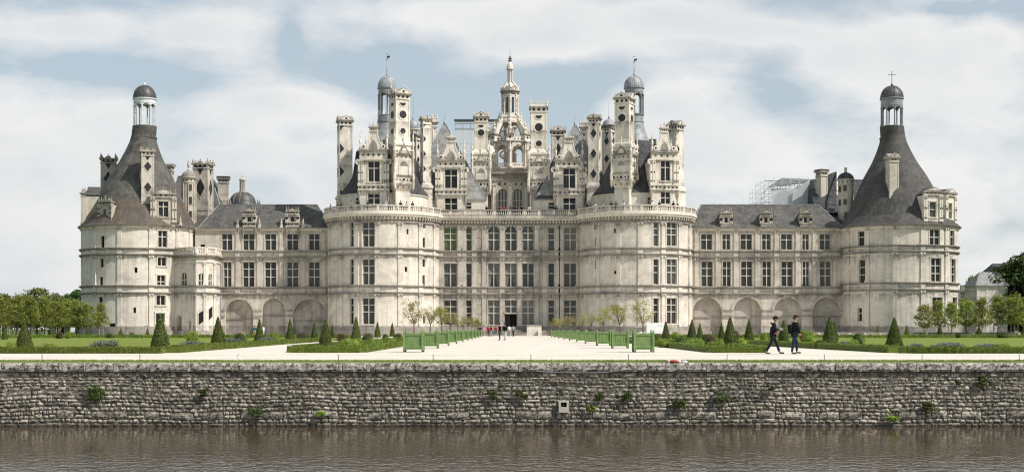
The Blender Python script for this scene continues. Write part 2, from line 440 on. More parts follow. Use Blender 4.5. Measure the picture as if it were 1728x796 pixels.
# ------------------------------------------------------------------- keep facade
def build_facade():
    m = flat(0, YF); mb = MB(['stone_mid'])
    um = lambda px: X(px, YF); zm = lambda py, u: Z(py, YF)
    S = []
    for a, b, c, g in ((749,771,2,'g_green'),(786.5,796,1,'g_green'),(925,935.5,1,'g_mid'),(951.6,972.5,2,'g_lat')):
        S.append((a, b, 383.7, 423, c, R3, g))
    for a, b in ((823.5,843),(852,872),(881,901)): S.append((a, b, 381.6, 423, 2, (.45,.72), 'g_mid', 1))
    for a, b, c, g in ((749,771,2,'g_mid'),(786.5,796,1,'g_dark'),(823.5,843,2,'g_dark'),(852,872,2,'g_dark'),(881,901,2,'g_mid'),(925,935.5,1,'g_dark'),(951.6,972.5,2,'g_dark')):
        S.append((a, b, 444, 484, c, R2, g))
    for a, b, c, g in ((749,771,2,'g_dark'),(786.5,796,1,'g_dark'),(823.5,843,2,'g_lat'),(881,901,2,'g_lat'),(925,935.5,1,'g_dark'),(951.6,972.5,2,'g_mid')):
        S.append((a, b, 506, 548, c, R3, g))
    S.append((852, 872, 506, 527.5, 2, (.5,), 'g_lat'))
    H, W = openings(mb, m, None, S, um, zm, None, sm='plain_mid')
    H.append(dict(u0=um(852), u1=um(872), z0=1.05, z1=Z(529.5, YF), dep=1.2, arch=None, back='dark'))
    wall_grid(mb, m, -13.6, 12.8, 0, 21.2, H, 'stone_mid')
    P = [X(p, YF) for p in (743.5, 776, 783, 800.5, 817, 847.5, 876.5, 906.5, 919, 941, 946.5, 975.5)]
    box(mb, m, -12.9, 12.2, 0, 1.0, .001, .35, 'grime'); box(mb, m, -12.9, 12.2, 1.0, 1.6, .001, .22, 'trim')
    for p in P:
        if abs(p-X(861.5, YF)) < .5: continue
        pil(mb, m, p, 1.62, 7.14, mat='plain_mid'); pil(mb, m, p, 8.63, 13.64, mat='plain_mid'); pil(mb, m, p, 14.98, 19.2, mat='plain_mid')
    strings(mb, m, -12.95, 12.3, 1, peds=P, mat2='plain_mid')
    # cornice: frieze with shells and modillions
    box(mb, m, -12.9, 12.3, 19.22, 19.5, .001, .25, 'trim')
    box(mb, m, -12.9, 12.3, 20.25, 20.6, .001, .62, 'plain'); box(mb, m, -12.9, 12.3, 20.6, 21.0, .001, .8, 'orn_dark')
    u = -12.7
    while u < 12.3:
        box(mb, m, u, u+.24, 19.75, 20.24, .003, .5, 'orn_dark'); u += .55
    u = -12.6
    while u < 12.3:
        ngon(mb, m, u+.3, 19.56, .2, .17, 8, .003, .1, 'trim', 0, pi); u += .75
    # rusticated panels beside the middle windows
    for pa, pb in ((801, 814), (908, 917.5)):
        for za, zb in ((2.3, 3.6), (3.9, 5.2), (5.5, 6.6), (9.2, 10.8), (11.1, 12.7), (15.4, 16.9), (17.2, 18.6)):
            box(mb, m, X(pa, YF)+.25, X(pb, YF)-.1, za, zb, .002, .05, 'stone_mid')
    wl = mb.build('facade_wall', castle)
    place(W, wl, m, lambda u: 0)
    # drawn curtains behind two first floor windows
    for pa, pb in ((823.5, 843), (852, 872)):
        c = MB([]); a, b = X(pa, YF), X(pb, YF); mm = (a+b)/2; z0, z1 = Z(483.5, YF), Z(445, YF)
        for sgn, e in ((-1, a+.08), (1, b-.08)):
            pts = [(e, z0), (e, z1), (mm, z1), (mm+sgn*.25, z0+2.2), (mm+sgn*.62, z0)]
            if sgn > 0: pts = pts[::-1]
            poly(c, m, pts, -.416, -.40, 'cloth_grey')
        c.build('curtain', wl)
    d = MB([]); box(d, m, um(852)+.03, um(852)+.9, 1.06, Z(529.8, YF), -1.1, -1.02, 'door')
    d.build('door', wl)
    # body of the keep behind
    b = MB([]); mm = flat(0, 240.0)
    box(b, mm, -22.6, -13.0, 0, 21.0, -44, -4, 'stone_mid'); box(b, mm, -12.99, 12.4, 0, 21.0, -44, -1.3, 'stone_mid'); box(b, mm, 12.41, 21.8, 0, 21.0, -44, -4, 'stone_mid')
    b.build('keep_wall', castle)
    bl = MB([]); balustrade(bl, m, -13.4, 12.6, 21.0, 22.12, d=.45, mat='trim', bm='orn'); bl.build('balustrade', castle)
M['cloth_grey'] = simple('grey_curtain', (.16, .15, .135), .9, .15)
build_facade()

# ------------------------------------------------------------------- round towers
def round_tower(cx, cy, R, specs, pils, keep, wallmat='stone', dz=0.0, ztop=18.7, extra=None, zl=(7.15, 8.3, 13.65, 14.65), slits=()):
    m = cylm(cx, cy, R); mb = MB([wallmat], cyl=(cx, cy, R)); NS = 84
    um = lambda px: cu(px, cx, cy, R); zm = lambda py, u: Z(py, cy-R*cos(u/R)); rf = lambda u: u/R
    H, W = openings(mb, m, None, specs, um, zm, rf)
    Hs, Ws = openings(mb, m, None, slits, um, zm, rf, surr=False)
    if extra: H += extra(mb, m, um, zm)
    top = 21.0 if keep else ztop
    wall_grid(mb, m, -pi*R, pi*R, 0, top, H+Hs, wallmat, du=.8)
    zl = tuple(z+dz for z in zl)
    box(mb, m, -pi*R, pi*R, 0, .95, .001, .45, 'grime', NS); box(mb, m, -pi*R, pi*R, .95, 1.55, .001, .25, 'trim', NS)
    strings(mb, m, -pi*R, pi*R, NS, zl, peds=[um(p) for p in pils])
    for p in pils:
        u = um(p)
        pil(mb, m, u, 1.57, zl[0]-.01); pil(mb, m, u, zl[1]+.33, zl[2]-.01); pil(mb, m, u, zl[3]+.33, 19.2 if keep else ztop-.3)
    if keep:
        box(mb, m, -pi*R, pi*R, 19.22, 19.5, .001, .22, 'trim', NS)
        box(mb, m, -pi*R, pi*R, 20.25, 20.6, .001, .62, 'orn', NS); box(mb, m, -pi*R, pi*R, 20.6, 21.0, .001, .82, 'orn', NS)
        k = int(2*pi*R/.62)
        for i in range(k):
            u = -pi*R+2*pi*R*i/k; box(mb, m, u, u+.26, 19.78, 20.24, .003, .5, 'orn_dark'); ngon(mb, m, u+.3, 19.56, .2, .17, 8, .003, .1, 'trim', 0, pi)
    else:
        box(mb, m, -pi*R, pi*R, ztop-.5, ztop-.2, .001, .18, 'orn', NS); box(mb, m, -pi*R, pi*R, ztop-.2, ztop, .001, .42, 'orn_dark', NS)
    t = mb.build('round_tower', castle); place(W, t, m, rf)
    for (uc, z0, z1, w, cols, rows, gl, ah) in Ws: put_window(t, m, uc, z0, z1, w, .42, rf(uc), 1, (), 'dark', 0, 'wood_frame')
    if keep:
        b = MB([]); mr = cylm(cx, cy, R+.5); balustrade(b, mr, -pi*(R+.5), pi*(R+.5), 21.0, 22.15, d=0, mat='orn', bm='orn'); b.build('balustrade', castle)
    return t
K1 = (-22.65, 240.5, 9.78); K2 = (21.85, 240.5, 9.89); CL = (-65.9, 240.5, 9.7); CR = (68.2, 241.0, 10.15)
A1 = []
for a, b, c in ((590.6, 597, 1), (611.7, 632, 2)):
    A1 += [(a, b, 374.6, 416, c, R3, 'g_mid'), (a, b, 437, 480, c, R3, 'g_mid'), (a, b, 502.7, 546.5, c, R3, 'g_dark')]
round_tower(*K1, A1, [556.5, 576, 602, 636.5, 675, 709, 732], True, slits=[(686,689.5,386,395.5,0,(),'dark'),(714,718,375,385,0,(),'dark'),(713.5,717.5,401,418,0,(),'dark'),
    (713,717.5,437,450,0,(),'dark'),(712,717,464,481.5,0,(),'dark'),(683,687.5,450,458.5,0,(),'dark'),(714,718,532,545,0,(),'dark')])
A2 = []
for a, b, c in ((1102.6,1111.6,1),(1125,1142,2)):
    A2 += [(a, b, 374.6, 415, c, R3, 'g_mid'), (a, b, 437, 479.5, c, R3, 'g_mid'), (a, b, 502.7, 546, c, R3, 'g_dark')]
round_tower(*K2, A2, [981.5, 1009.7, 1044, 1080.6, 1119, 1146.5, 1163], True, slits=[(1003,1007.5,374,387,0,(),'dark'),(1004.5,1008,400,417,0,(),'dark'),(1035.5,1039,385.5,393,0,(),'dark'),
    (1004.5,1008,436,454,0,(),'dark'),(1005,1008,467,481,0,(),'dark'),(1036,1040,456.5,462,0,(),'dark'),(1006,1010,523,537,0,(),'dark')])
A3 = [(267,282,389,417,2,RW,'g_black'),(266,280.5,434,448.6,2,(),'g_black'),(265,279,464,481,2,(.35,),'g_black'),(264,279,498,514.6,2,(),'g_black'),(263,278,528,545,2,(),'g_black')]
def door_l(mb, m, um, zm): return [dict(u0=um(184), u1=um(194.5), z0=.12, z1=2.15, dep=.4, arch=None, back='door')]
round_tower(*CL, A3, [159.6, 202, 255, 299, 320], False, ztop=18.8, extra=door_l, slits=[(170,176,398,419,0,(),'dark'),(169,174.6,436.5,451,0,(),'dark'),(168,173.5,467,481,0,(),'dark'),
    (166.5,173,501,514,0,(),'dark'),(227,232,451,460,0,(),'dark'),(225,229.5,518.5,528,0,(),'dark')])
A4 = [(1447.8,1459,390,416.5,1,(.62,),'g_black'),(1449.5,1461,438,478,1,(.36,.68),'g_black'),(1447.5,1455,519,542,1,(.6,),'g_black'),
      (1568.5,1586,387,413,2,(.5,),'g_black'),(1571,1588,435.5,475,2,(.35,.68),'g_black'),(1573,1590,501.5,535,2,(.6,),'g_black'),
      (1603,1610,389,415,1,(.6,),'g_black'),(1605,1612,437,476.5,1,(.35,.68),'g_black'),(1607,1614.5,501.5,530,1,(.6,),'g_black')]
round_tower(*CR, A4, [1432, 1464, 1511, 1557, 1596.5], False, ztop=18.8, dz=.5)

# ------------------------------------------------------------------- wings
def wing(px0, px1, specs, arches, pils, slits=()):
    m = flat(0, YF); mb = MB(['stone_wing']); um = lambda px: X(px, YF); zm = lambda py, u: Z(py, YF)
    H, W = openings(mb, m, None, specs, um, zm, None, sm='plain_mid')
    Hs, Ws = openings(mb, m, None, slits, um, zm, None, surr=False)
    for a, b, t, s_ in arches:
        H.append(dict(u0=um(a), u1=um(b), z0=.0, z1=Z(t, YF), dep=.85, arch=Z(s_, YF), back='stone_mid'))
        uc = (um(a)+um(b))/2; hw = (um(b)-um(a))/2; zs = Z(s_, YF); hz = Z(t, YF)-zs
        for i in range(18):
            q = pi*i/18; r = pi*(i+1)/18
            poly(mb, m, [(uc+hw*cos(q), zs+hz*sin(q)), (uc+(hw+.5)*cos(q), zs+(hz+.5)*sin(q)), (uc+(hw+.5)*cos(r), zs+(hz+.5)*sin(r)), (uc+hw*cos(r), zs+hz*sin(r))], .003, .10, 'plain_mid')
        box(mb, m, um(a)+.01, um(b)-.01, zs-.9, zs-.7, -.845, -.7, 'trim')
    wall_grid(mb, m, um(px0), um(px1), 0, 18.9, H+Hs, 'stone_wing')
    a0, a1 = um(px0), um(px1)
    es = sorted([(a, b) for a, b, _, _ in arches]); edges = [px0+2]+[v for e in es for v in e]+[px1-2]
    for a, b in zip(edges[::2], edges[1::2]):
        if b-a < 4: continue
        box(mb, m, um(a)+.03, um(b)-.03, 3.35, 3.6, .002, .22, 'trim'); box(mb, m, um(a)+.08, um(b)-.08, 3.6, 4.3, .002, .12, 'plain_mid'); box(mb, m, um(a)+.03, um(b)-.03, 4.3, 4.55, .002, .22, 'trim')
        box(mb, m, um(a)+.03, um(b)-.03, 0, .6, .002, .2, 'trim')
    P = [um(p) for p in pils]
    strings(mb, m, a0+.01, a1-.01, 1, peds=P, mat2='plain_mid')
    for p in P: pil(mb, m, p, 8.63, 13.64, w=.62, mat='stone_wing'); pil(mb, m, p, 14.98, 18.55, w=.62, mat='stone_wing')
    box(mb, m, a0+.01, a1-.01, 18.45, 18.7, .001, .2, 'orn'); box(mb, m, a0+.01, a1-.01, 18.7, 18.95, .001, .4, 'orn_dark')
    box(mb, m, a0+.05, a1-.05, 0, 18.85, -10, -.9, 'stone_wing')
    w = mb.build('wing_wall', castle); place(W, w, m, lambda u: 0)
    for (uc, z0, z1, ww, cols, rows, gl, ah) in Ws: put_window(w, m, uc, z0, z1, ww, .42, 0, 1, (), 'dark', 0, 'wood_frame')
S = []
for i, (a, b) in enumerate(((374,392),(410,429),(447,466),(484,503),(521,539.5))):
    S.append((a, b, 394.3, 422, 2, RW, 'g_dark')); S.append((a+(3 if i == 0 else 0), b-(1.5 if i == 0 else 0), 441.8, 484, 2, (.40,.72), 'g_dark'))
wing(329, 558, S, [(380,427.4,504.6,530),(442.4,481.5,503.5,524.5),(494,552,504.6,533)], [401, 419.5+18, 456.5+18, 512, 547.5][0:1]+[437.5, 475, 512, 546.5], slits=[(338,346,412.5,418.5,0,(),'dark')])
S = []
for a, b in ((1183,1202),(1219,1232.5),(1250,1269),(1286,1300.6),(1318,1337),(1354,1365),(1383,1401.5)):
    S.append((a, b, 394.7, 421, 2, RW, 'g_dark')); S.append((a+.7, b+.7, 440.6, 483, 2, (.42,.72), 'g_dark'))
wing(1160, 1424, S, [(1169,1218,501.8,527),(1238,1284.6,501.8,526),(1306,1353,501.8,526),(1371.5,1418,501.8,526)], [1175, 1211, 1241.5, 1277.5, 1310, 1345.5, 1374, 1408])

def roofmesh(name, V, Fs, mat, parent=castle):
    mb = MB([]); mb.add(V, Fs, mat); return mb.build(name, parent)
def hip(name, x0, x1, r0, r1, ze, zr, y0, yr, y1, mat, crest=True):
    V = [(x0,y0,ze),(x1,y0,ze),(x1,y1,ze),(x0,y1,ze),(r0,yr,zr),(r1,yr,zr)]
    mb = MB([]); mb.add(V, [(0,1,5,4),(1,2,5),(2,3,4,5),(3,0,4),(3,2,1,0)], mat)
    if crest:
        box(mb, flat(0, yr), r0, r1, zr-.02, zr+.14, -.14, .14, 'lead')
        for a, b in ((0,4),(1,5)): bar(mb, V[a], V[b], .1, 'lead')
    return mb.build(name, castle)
zr = Z(346, 245.2)
hip('wing_roof', X(335,239.6), X(557,239.6), X(369,245.2), X(536,245.2), 18.95, zr, 239.45, 245.2, 251, 'slate_grey')
hip('wing_roof', X(1164,239.6), X(1423,239.6), X(1182.6,245.2), X(1381,245.2), 18.95, zr, 239.45, 245.2, 251, 'slate_grey')
# small linking roofs beside the corner towers, big roofs of the side ranges
hip('roof', X(296,246), X(352,241), X(300,250), X(345,247), 18.9, Z(361,248), 240.6, 249, 256, 'slate_cone', False)
hip('roof', X(285,262), X(392,262), X(300,268), X(357,268), 20.5, Z(298,268), 256, 268, 292, 'slate_grey')
def poly_roof(name, px, Y0, Y1, mat):
    pts = [(X(a, Y0), Z(b, Y0)) for a, b in px]; mb = MB([]); m = flat(0, Y0); poly(mb, m, pts, -(Y1-Y0), 0, mat); return mb.build(name, castle)
# curved roof of the right side range : swept from a tall gable down to the wing
def curved_roof():
    mb = MB([]); rows = []
    Y0 = 250.0
    top = [(1364, 308), (1371.5, 302.6), (1385, 300), (1398, 294), (1412, 289)]
    n = 8; vs = []; fs = []
    for i, (px, py) in enumerate(top):
        xt, zt = X(px, Y0+8), Z(py, Y0+8)
        xb, zb = X(1366+ i*13, Y0-5), Z(352, Y0)-1.2
        for j in range(n+1):
            t = j/n; e = t**1.7
            vs.append((xt+(xb-xt)*t*.3, Y0+8-13*t, zt+(zb-zt)*(1-(1-t)**1.5)))
    for i in range(len(top)-1):
        for j in range(n): a = i*(n+1)+j; fs.append((a, a+1, a+n+2, a+n+1))
    k = len(vs); back = [(X(p, Y0+8), Y0+40, Z(q, Y0+8)) for p, q in top]; vs += back
    for i in range(len(top)-1): fs.append((i*(n+1), (i+1)*(n+1), k+i+1, k+i))
    lastrow = [(len(top)-1)*(n+1)+j for j in range(n+1)]
    vs.append((X(1412, Y0+8), Y0+40, vs[lastrow[-1]][2])); fs.append(tuple(lastrow)+(len(vs)-1, k+len(top)-1))
    first = [j for j in range(n, -1, -1)]; vs.append((X(1366, Y0+8), Y0+40, vs[n][2])); fs.append(tuple(first)+(k, len(vs)-1))
    mb.add(vs, fs, 'slate')
    bar(mb, (X(1413, 258), 258, Z(289, 258)), (X(1413, 245), 245, Z(345, 250)), .16, 'orn')
    mb.build('roof', castle)
    # flared pale valley strip
    v = MB([]); P = [(1384, 353), (1394, 357), (1402, 360), (1410, 358), (1415, 350), (1416, 335)]
    for a, b in zip(P, P[1:]): bar(v, (X(a[0], 246.5), 246.5, Z(a[1], 246.5)), (X(b[0], 246.5), 246.5, Z(b[1], 246.5)), .32, 'orn')
    v.build('valley_flashing', castle)
    hip('roof', X(1380,249), X(1440,249), X(1392,252), X(1432,252), 18.9, Z(345,252), 240.5, 250, 262, 'slate')
    hip('roof', X(1425,256), X(1478,256), X(1437,258), X(1470,258), 18.9, Z(304,258), 247, 258, 290, 'slate')
curved_roof()

# ------------------------------------------------------------------- cones and lanterns
def cone(cx, cy, prof, off, mat, parent=castle, n=64):
    mb = MB([], cyl=(cx, cy, 6.0)); lathe(mb, cx, cy, prof, n, mat, off); return mb
def cupola(cx, cy, z0, z1, z2, z3, r, rd, colmat, capmat, parent, n=8, fin=None, frac=.62):
    """arcaded lantern z0..z1, drum z1..z2, dome z2..z3"""
    mb = MB([]); m = cylm(cx, cy, r); L = 2*pi*r
    lathe(mb, cx, cy, [(r+.12, z0-.25), (r+.18, z0-.1), (r+.18, z0), (r-.3, z0+.02)], 32, colmat)
    H = []
    for i in range(n):
        u = -L/2+L*(i+.5)/n; w = L/n*.435
        H.append(dict(u0=u-w, u1=u+w, z0=z0+.02, z1=z1-.12, arch=z1-.12-w, dep=.24))
    wall_grid(mb, m, -L/2, L/2, z0, z1, H, colmat, du=.3)
    mi = cylm(cx, cy, r-.24)
    for i in range(n):   # engaged shafts
        u = -L/2+L*i/n; x, y, _ = m(u, 0, .06); lathe(mb, x, y, [(.13, z0), (.13, z0+.3), (.065, z0+.35), (.065, z1-.5), (.14, z1-.4), (.14, z1-.25)], 8, colmat)
        x, y, _ = m(u, 0, -.2); bar(mb, (x, y, z0), (x, y, z1-.2), .09, colmat, 6)
    lathe(mb, cx, cy, [(r+.05, z1), (r+.05, z2-.2), (r+.22, z2-.15), (r+.22, z2)], 32, colmat if frac > .6 else capmat)
    ring = [(r-.24, z1), (r+.05, z1)]; lathe(mb, cx, cy, ring, 32, colmat, cap=False)
    la = mb.build('lantern', parent)
    d = MB([]); h = z3-z2
    lathe(d, cx, cy, [(rd, z2)]+[(rd*cos(a)**.9, z2+h*sin(a)) for a in [i*pi/2/10 for i in range(1, 10)]]+[(.12, z3)], 32, capmat)
    for i in range(16):
        a = 2*pi*i/16
        for k in range(6):
            b0 = k*pi/2/6.6; b1 = (k+1)*pi/2/6.6
            bar(d, (cx+rd*cos(b0)**.9*sin(a), cy-rd*cos(b0)**.9*cos(a), z2+h*sin(b0)), (cx+rd*cos(b1)**.9*sin(a), cy-rd*cos(b1)**.9*cos(a), z2+h*sin(b1)), .04, capmat, 3)
    dm = d.build('dome', la, smooth=False)
    f = MB([])
    if fin: fin(f, cx, cy, z3)
    f.build('finial', la)
    return la
u_ = lambda px, Y=241.0: px*Y/F
def rodfin(top, vane=True):
    def g(f, x, y, z):
        lathe(f, x, y, [(.16, z), (.2, z+.25), (.08, z+.5), (.09, z+1.2), (.04, z+1.5), (.03, top)], 6, 'lead')
        if vane:
            poly(f, flat(x, y), [(0, top-.9), (.55, top-.75), (.5, top-.45), (0, top-.5)], -.02, .02, 'iron'); lathe(f, x, y, [(.02, top-1.3), (.14, top-1.2), (.02, top-1.1)], 6, 'iron')
            bar(f, (x-.3, y, top-1.0), (x+.3, y, top-1.0), .03, 'iron'); bar(f, (x-.22, y, top-.1), (x+.22, y, top-.1), .03, 'iron')
    return g
def cross(top):
    def g(f, x, y, z):
        lathe(f, x, y, [(.2, z-.1), (.24, z+.15), (.06, z+.4), (.05, top)], 6, 'iron')
        bar(f, (x-.55, y, top-.7), (x+.55, y, top-.7), .05, 'iron')
        for e in (-.55, .55): lathe(f, x+e, y, [(.01, top-.82), (.1, top-.7), (.01, top-.58)], 5, 'iron')
    return g
def smallfin(top):
    def g(f, x, y, z): lathe(f, x, y, [(.2, z-.05), (.22, z+.2), (.07, z+.5), (.1, z+.9), (.02, top)], 6, 'white_metal')
    return g
# corner cones (the lanterns stand a little off the tower axis)
def corner_cone(T, pxl, off_eave, colm, capm, yA, fin, mat, cut):
    cx, cy, R = T; xl = X(pxl, 241.0); ze = 18.8; zn = Z(214, 241)
    P = [(R+.62, 18.8), (R+.1, 19.3), (u_(86), Z(368,241)), (u_(78), Z(354,241)), (u_(70.5), Z(338,241)), (u_(61.5), Z(319,241)), (u_(52), Z(299.5,241)), (u_(37), Z(274.5,241)), (u_(28.5), Z(256.5,241)), (u_(22.5), Z(241,241)), (u_(20.2), Z(230,241)), (u_(19.8), zn)]
    def off(z):
        t = min(1, max(0, (zn-z)/(zn-ze))); return (xl-cx)*(1-t**.8)
    mb = cone(cx, cy, P, off, mat); lathe(mb, xl, cy, [(u_(19.8), zn-2.2), (u_(20.6), zn-2.2), (u_(20.6), zn-2.0), (u_(19.9), zn-2.0)], 48, 'lead_dark', cap=False)
    rf = mb.build('tower_roof', castle)
    z0, z1, z2, z3, top = yA
    cupola(xl, cy, Z(z0,241), Z(z1,241), Z(z2,241), Z(z3,241), u_(17.8), u_(19.3), colm, capm, rf, fin=fin(Z(top,241)))
    return rf
corner_cone(CL, 245.5, 0, 'white_metal', 'lead_dark', (217, 176, 168, 145, 133), smallfin, 'slate_left', 1)
corner_cone(CR, 1505, 0, 'lead', 'lead_dark', (213.5, 180, 166.5, 145, 120), cross, 'slate_cone', 1)
def keep_cone(T, pxl, yA, rd):
    cx, cy, R = T; xl = X(pxl, 240.5)
    mb = MB([], cyl=(cx, cy, 7.0)); m = cylm(cx, cy, 7.8)
    lathe(mb, cx, cy, [(7.8, 21.0), (7.8, 24.1), (8.0, 24.2), (8.0, 24.4), (7.6, 24.45)], 56, 'orn')
    dr = mb.build('attic_wall', castle)
    P = [(8.05, 24.4), (u_(60), Z(310,241)), (u_(47), Z(283,241)), (u_(34), Z(257,241)), (u_(25), Z(240,241)), (u_(18), Z(222,241)), (u_(15.6), Z(207,241)), (u_(15.2), Z(yA[0],241))]
    zn = P[-1][1]
    def off(z): t = min(1, max(0, (zn-z)/(zn-24.4))); return (xl-cx)*(1-t)
    c = MB([], cyl=(cx, cy, 7.0)); lathe(c, cx, cy, P[:5], 56, 'slate', off); lathe(c, cx, cy, P[4:], 40, 'lead', off)
    for z in (Z(225,241), Z(208,241)): lathe(c, xl, cy, [(u_(16), z), (u_(16.8), z), (u_(16.8), z+.15), (u_(16), z+.15)], 32, 'lead', cap=False)
    rf = c.build('tower_roof', castle)
    cupola(xl, cy, Z(yA[0],241), Z(yA[1],241), Z(yA[2],241), Z(yA[3],241), u_(rd-1.2), u_(rd+.6), 'lead', 'lead', rf, fin=rodfin(Z(yA[4],241)), frac=.5)
keep_cone(K1, 653, (196, 158, 150, 129.5, 91), 15.2)
keep_cone(K2, 1070, (194, 158, 149.5, 128.8, 96), 16.6)
# =================================================================== ROOFTOP FOREST
def frames(cx, cy, rot): return [flat(cx, cy, rot+k*pi/2) for k in range(4)]
def chimney(cx, cy, w, rot, zb, zt, inlay='circle', top='pediment', aed=None, mat='orn', base=1.0, name='chimney', step=None, flatcap=False):
    """shaft zb..zt (zt = underside of the crowning); aed=(z0,z1,z2) carved base stage"""
    mb = MB([]); h = w/2; fr = frames(cx, cy, rot)
    sq(mb, cx, cy, zb, zt, h, h, rot, mat)
    fl = .16 if mat == 'orn_dark' else .42
    sq(mb, cx, cy, zb-.02, zb+.35, h+fl, h+fl, rot, mat); sq(mb, cx, cy, zb+.35, zb+.9, h+fl-.04, h+.07, rot, mat)
    if base: sq(mb, cx, cy, zb-base, zb-.01, h+fl*.6, h+fl*.6, rot, mat)
    bw = max(.13, w*.075)
    for m in fr:
        box(mb, m, -h-.05, -h+bw, zb+.5, zt, h-.02, h+.055, mat); box(mb, m, h-bw, h+.05, zb+.5, zt, h-.02, h+.055, mat)
    H = zt-zb-.6; zs0 = aed[2]+.2 if aed else zb+.7; H = zt-zs0
    r = w*.2
    for m in fr:
        d = h+.002
        if inlay == 'circle':
            ngon(mb, m, 0, zt-.18*w-.1, r*1.35, r*1.35, 14, d, d+.06, mat, pi, 2*pi); ngon(mb, m, 0, zt-.18*w-.1, r*1.05, r*1.0, 14, d+.05, d+.09, 'inlay', pi, 2*pi)
            inl(mb, m, 0, zt-H*.42, r*1.05, d, 14, True)
            if H > 6: inl(mb, m, 0, zs0+H*.12, r*.8, d, 12, True)
        elif inlay == 'lozenge':
            nz = max(1, round(H/(w*2.0))); st = step or H/nz
            for i in range(nz):
                z = zs0+st*(i+.5); ngon(mb, m, 0, z, w*.42, st*.30+.12, 4, d, d+.05, mat); ngon(mb, m, 0, z, w*.31, st*.24, 4, d+.04, d+.08, 'inlay')
            ngon(mb, m, 0, zt-.1, w*.33, w*.36, 3, d, d+.05, 'inlay', pi/2+pi, pi/2+pi+2*pi)
        elif inlay == 'edge':      # half lozenges at the arris
            nz = max(1, round(H/(w*1.9))); st = H/nz
            for i in range(nz+1):
                z = zs0+st*i
                za, zb2 = max(zs0, z-st*.22), min(zt, z+st*.22)
                poly(mb, m, [(-h+.04, za), (-h+.04+w*.34, z if za < z < zb2 else (za if z <= zs0 else zb2)), (-h+.04, zb2)], d+.056, d+.085, 'inlay')
    # cap
    sq(mb, cx, cy, zt, zt+.16, h+.14, h+.14, rot, mat); sq(mb, cx, cy, zt+.16, zt+.75, h+.05, h+.05, rot, mat)
    for m in fr:
        k = 3 if w > 1.8 else 2
        for i in range(k): inl(mb, m, (i-(k-1)/2)*w*.32, zt+.45, w*.062+.03, h+.052, 8)
    sq(mb, cx, cy, zt+.75, zt+.93, h+.3, h+.34, rot, mat if mat != 'orn' else 'trim')
    z = zt+.93
    if top == 'pediment':
        g = w*.42
        for k, m in enumerate(fr):
            hh = h+.3
            mb.add([m(-hh, z, hh), m(hh, z, hh), m(0, z+g, hh), m(0, z+g, 0)], [(0,1,2), (1,3,2), (0,2,3)], 'trim')
            mb.add([m(-hh+.28, z+.1, hh+.004), m(hh-.28, z+.1, hh+.004), m(0, z+g-.16, hh+.004)], [(0,1,2)], mat)
            inl(mb, m, 0, z+g*.38, w*.07, hh+.005, 8)
            x, y, _ = m(hh-.15, 0, hh-.15)
        if w > 2 and not flatcap:
            for m in fr:
                x, y, _ = m(h+.1, 0, h+.1); pinn(mb, x, y, z, .95, .17, mat)
                x, y, _ = m(0, 0, h+.25); pinn(mb, x, y, z+g-.1, .7, .12, mat)
    elif top == 'crown':
        sq(mb, cx, cy, z, z+.2, h+.2, h+.2, rot, mat)
        for m in fr:
            n = 5
            for i in range(n): u = (i-(n-1)/2)*w/n; box(mb, m, u-.06, u+.06, z+.19, z+.75, h-.02, h+.12, mat)
            box(mb, m, -h, h, z+.75, z+.88, h-.06, h+.16, mat)
            x, y, _ = m(h+.06, 0, h+.06); pinn(mb, x, y, z+.15, 1.6, .22, mat)
    elif top == 'statues':
        for m in fr:
            for u, s_ in ((h, .95), (0, .8)):
                x, y, _ = m(u, 0, h); pinn(mb, x, y, z, s_*w*.42, .2, 'grime', 6)
                pinn(mb, x+.28, y, z, .45, .16, 'grime', 5)
            ngon(mb, m, 0, z, h*.45, .35, 8, h-.2, h+.15, 'grime', 0, pi)
    elif top == 'flat':
        sq(mb, cx, cy, z, z+.3, h+.1, h+.4, rot, 'trim'); sq(mb, cx, cy, z+.3, z+.4, h+.2, h+.1, rot, 'inlay')
    # carved stage around the foot
    if aed:
        z0, z1, z2 = aed; H2 = h+.36
        sq(mb, cx, cy, z0-1.3, z0, h*.95, H2+.1, rot, mat)               # corbel
        sq(mb, cx, cy, 21.0, z0-1.25, h*1.05, h*1.05, rot, mat)
        sq(mb, cx, cy, z0, z1, H2, H2, rot, mat)
        for zz in (z0, z0+1.35, z1-.15): sq(mb, cx, cy, zz, zz+.17, H2+.25, H2+.3, rot, 'trim' if zz != z0 else mat)
        for m in fr:
            for i in range(5): inl(mb, m, (i-2)*H2*.42, z0+.75, .12 if i % 2 else .2, H2+.002, 8, i == 2)
            for i in range(3): inl(mb, m, (i-1)*H2*.62, z0-.45, .11, h*.95+(H2+.1-h*.95)*.66+.03, 8)
            for i in range(4): inl(mb, m, (i-1.5)*H2*.5, z1-.5, .11, H2+.002, 8)
            # arched panel
            za, zb3 = z0+1.6, z1-1.0; hw = H2*.52
            ngon(mb, m, 0, zb3-hw-.05, hw+.14, hw+.14, 14, H2, H2+.09, mat, 0, pi); ngon(mb, m, 0, zb3-hw-.05, hw*.8, hw*.8, 12, H2+.05, H2+.1, 'trim', 0, pi)
            box(mb, m, -hw-.14, -hw, za, zb3-hw-.05, H2, H2+.09, mat); box(mb, m, hw, hw+.14, za, zb3-hw-.05, H2, H2+.09, mat)
            # corner colonnettes and candelabra
            x, y, _ = m(H2+.08, 0, H2+.08)
            lathe(mb, x, y, [(.1, z0-.9), (.3, z0), (.28, z0+1.5), (.19, z0+1.7), (.17, z1-.9), (.28, z1-.6), (.28, z1)], 8, mat)
            pinn(mb, x, y, z1, (z2-z1)*1.25+.6, .3, mat)
            for s_ in (-1, 1): inl(mb, m, s_*(H2+.02), z0+.75, .12, H2+.25, 6)
            # gablet with shell, side scrolls
            g = (z2-z1)*.62
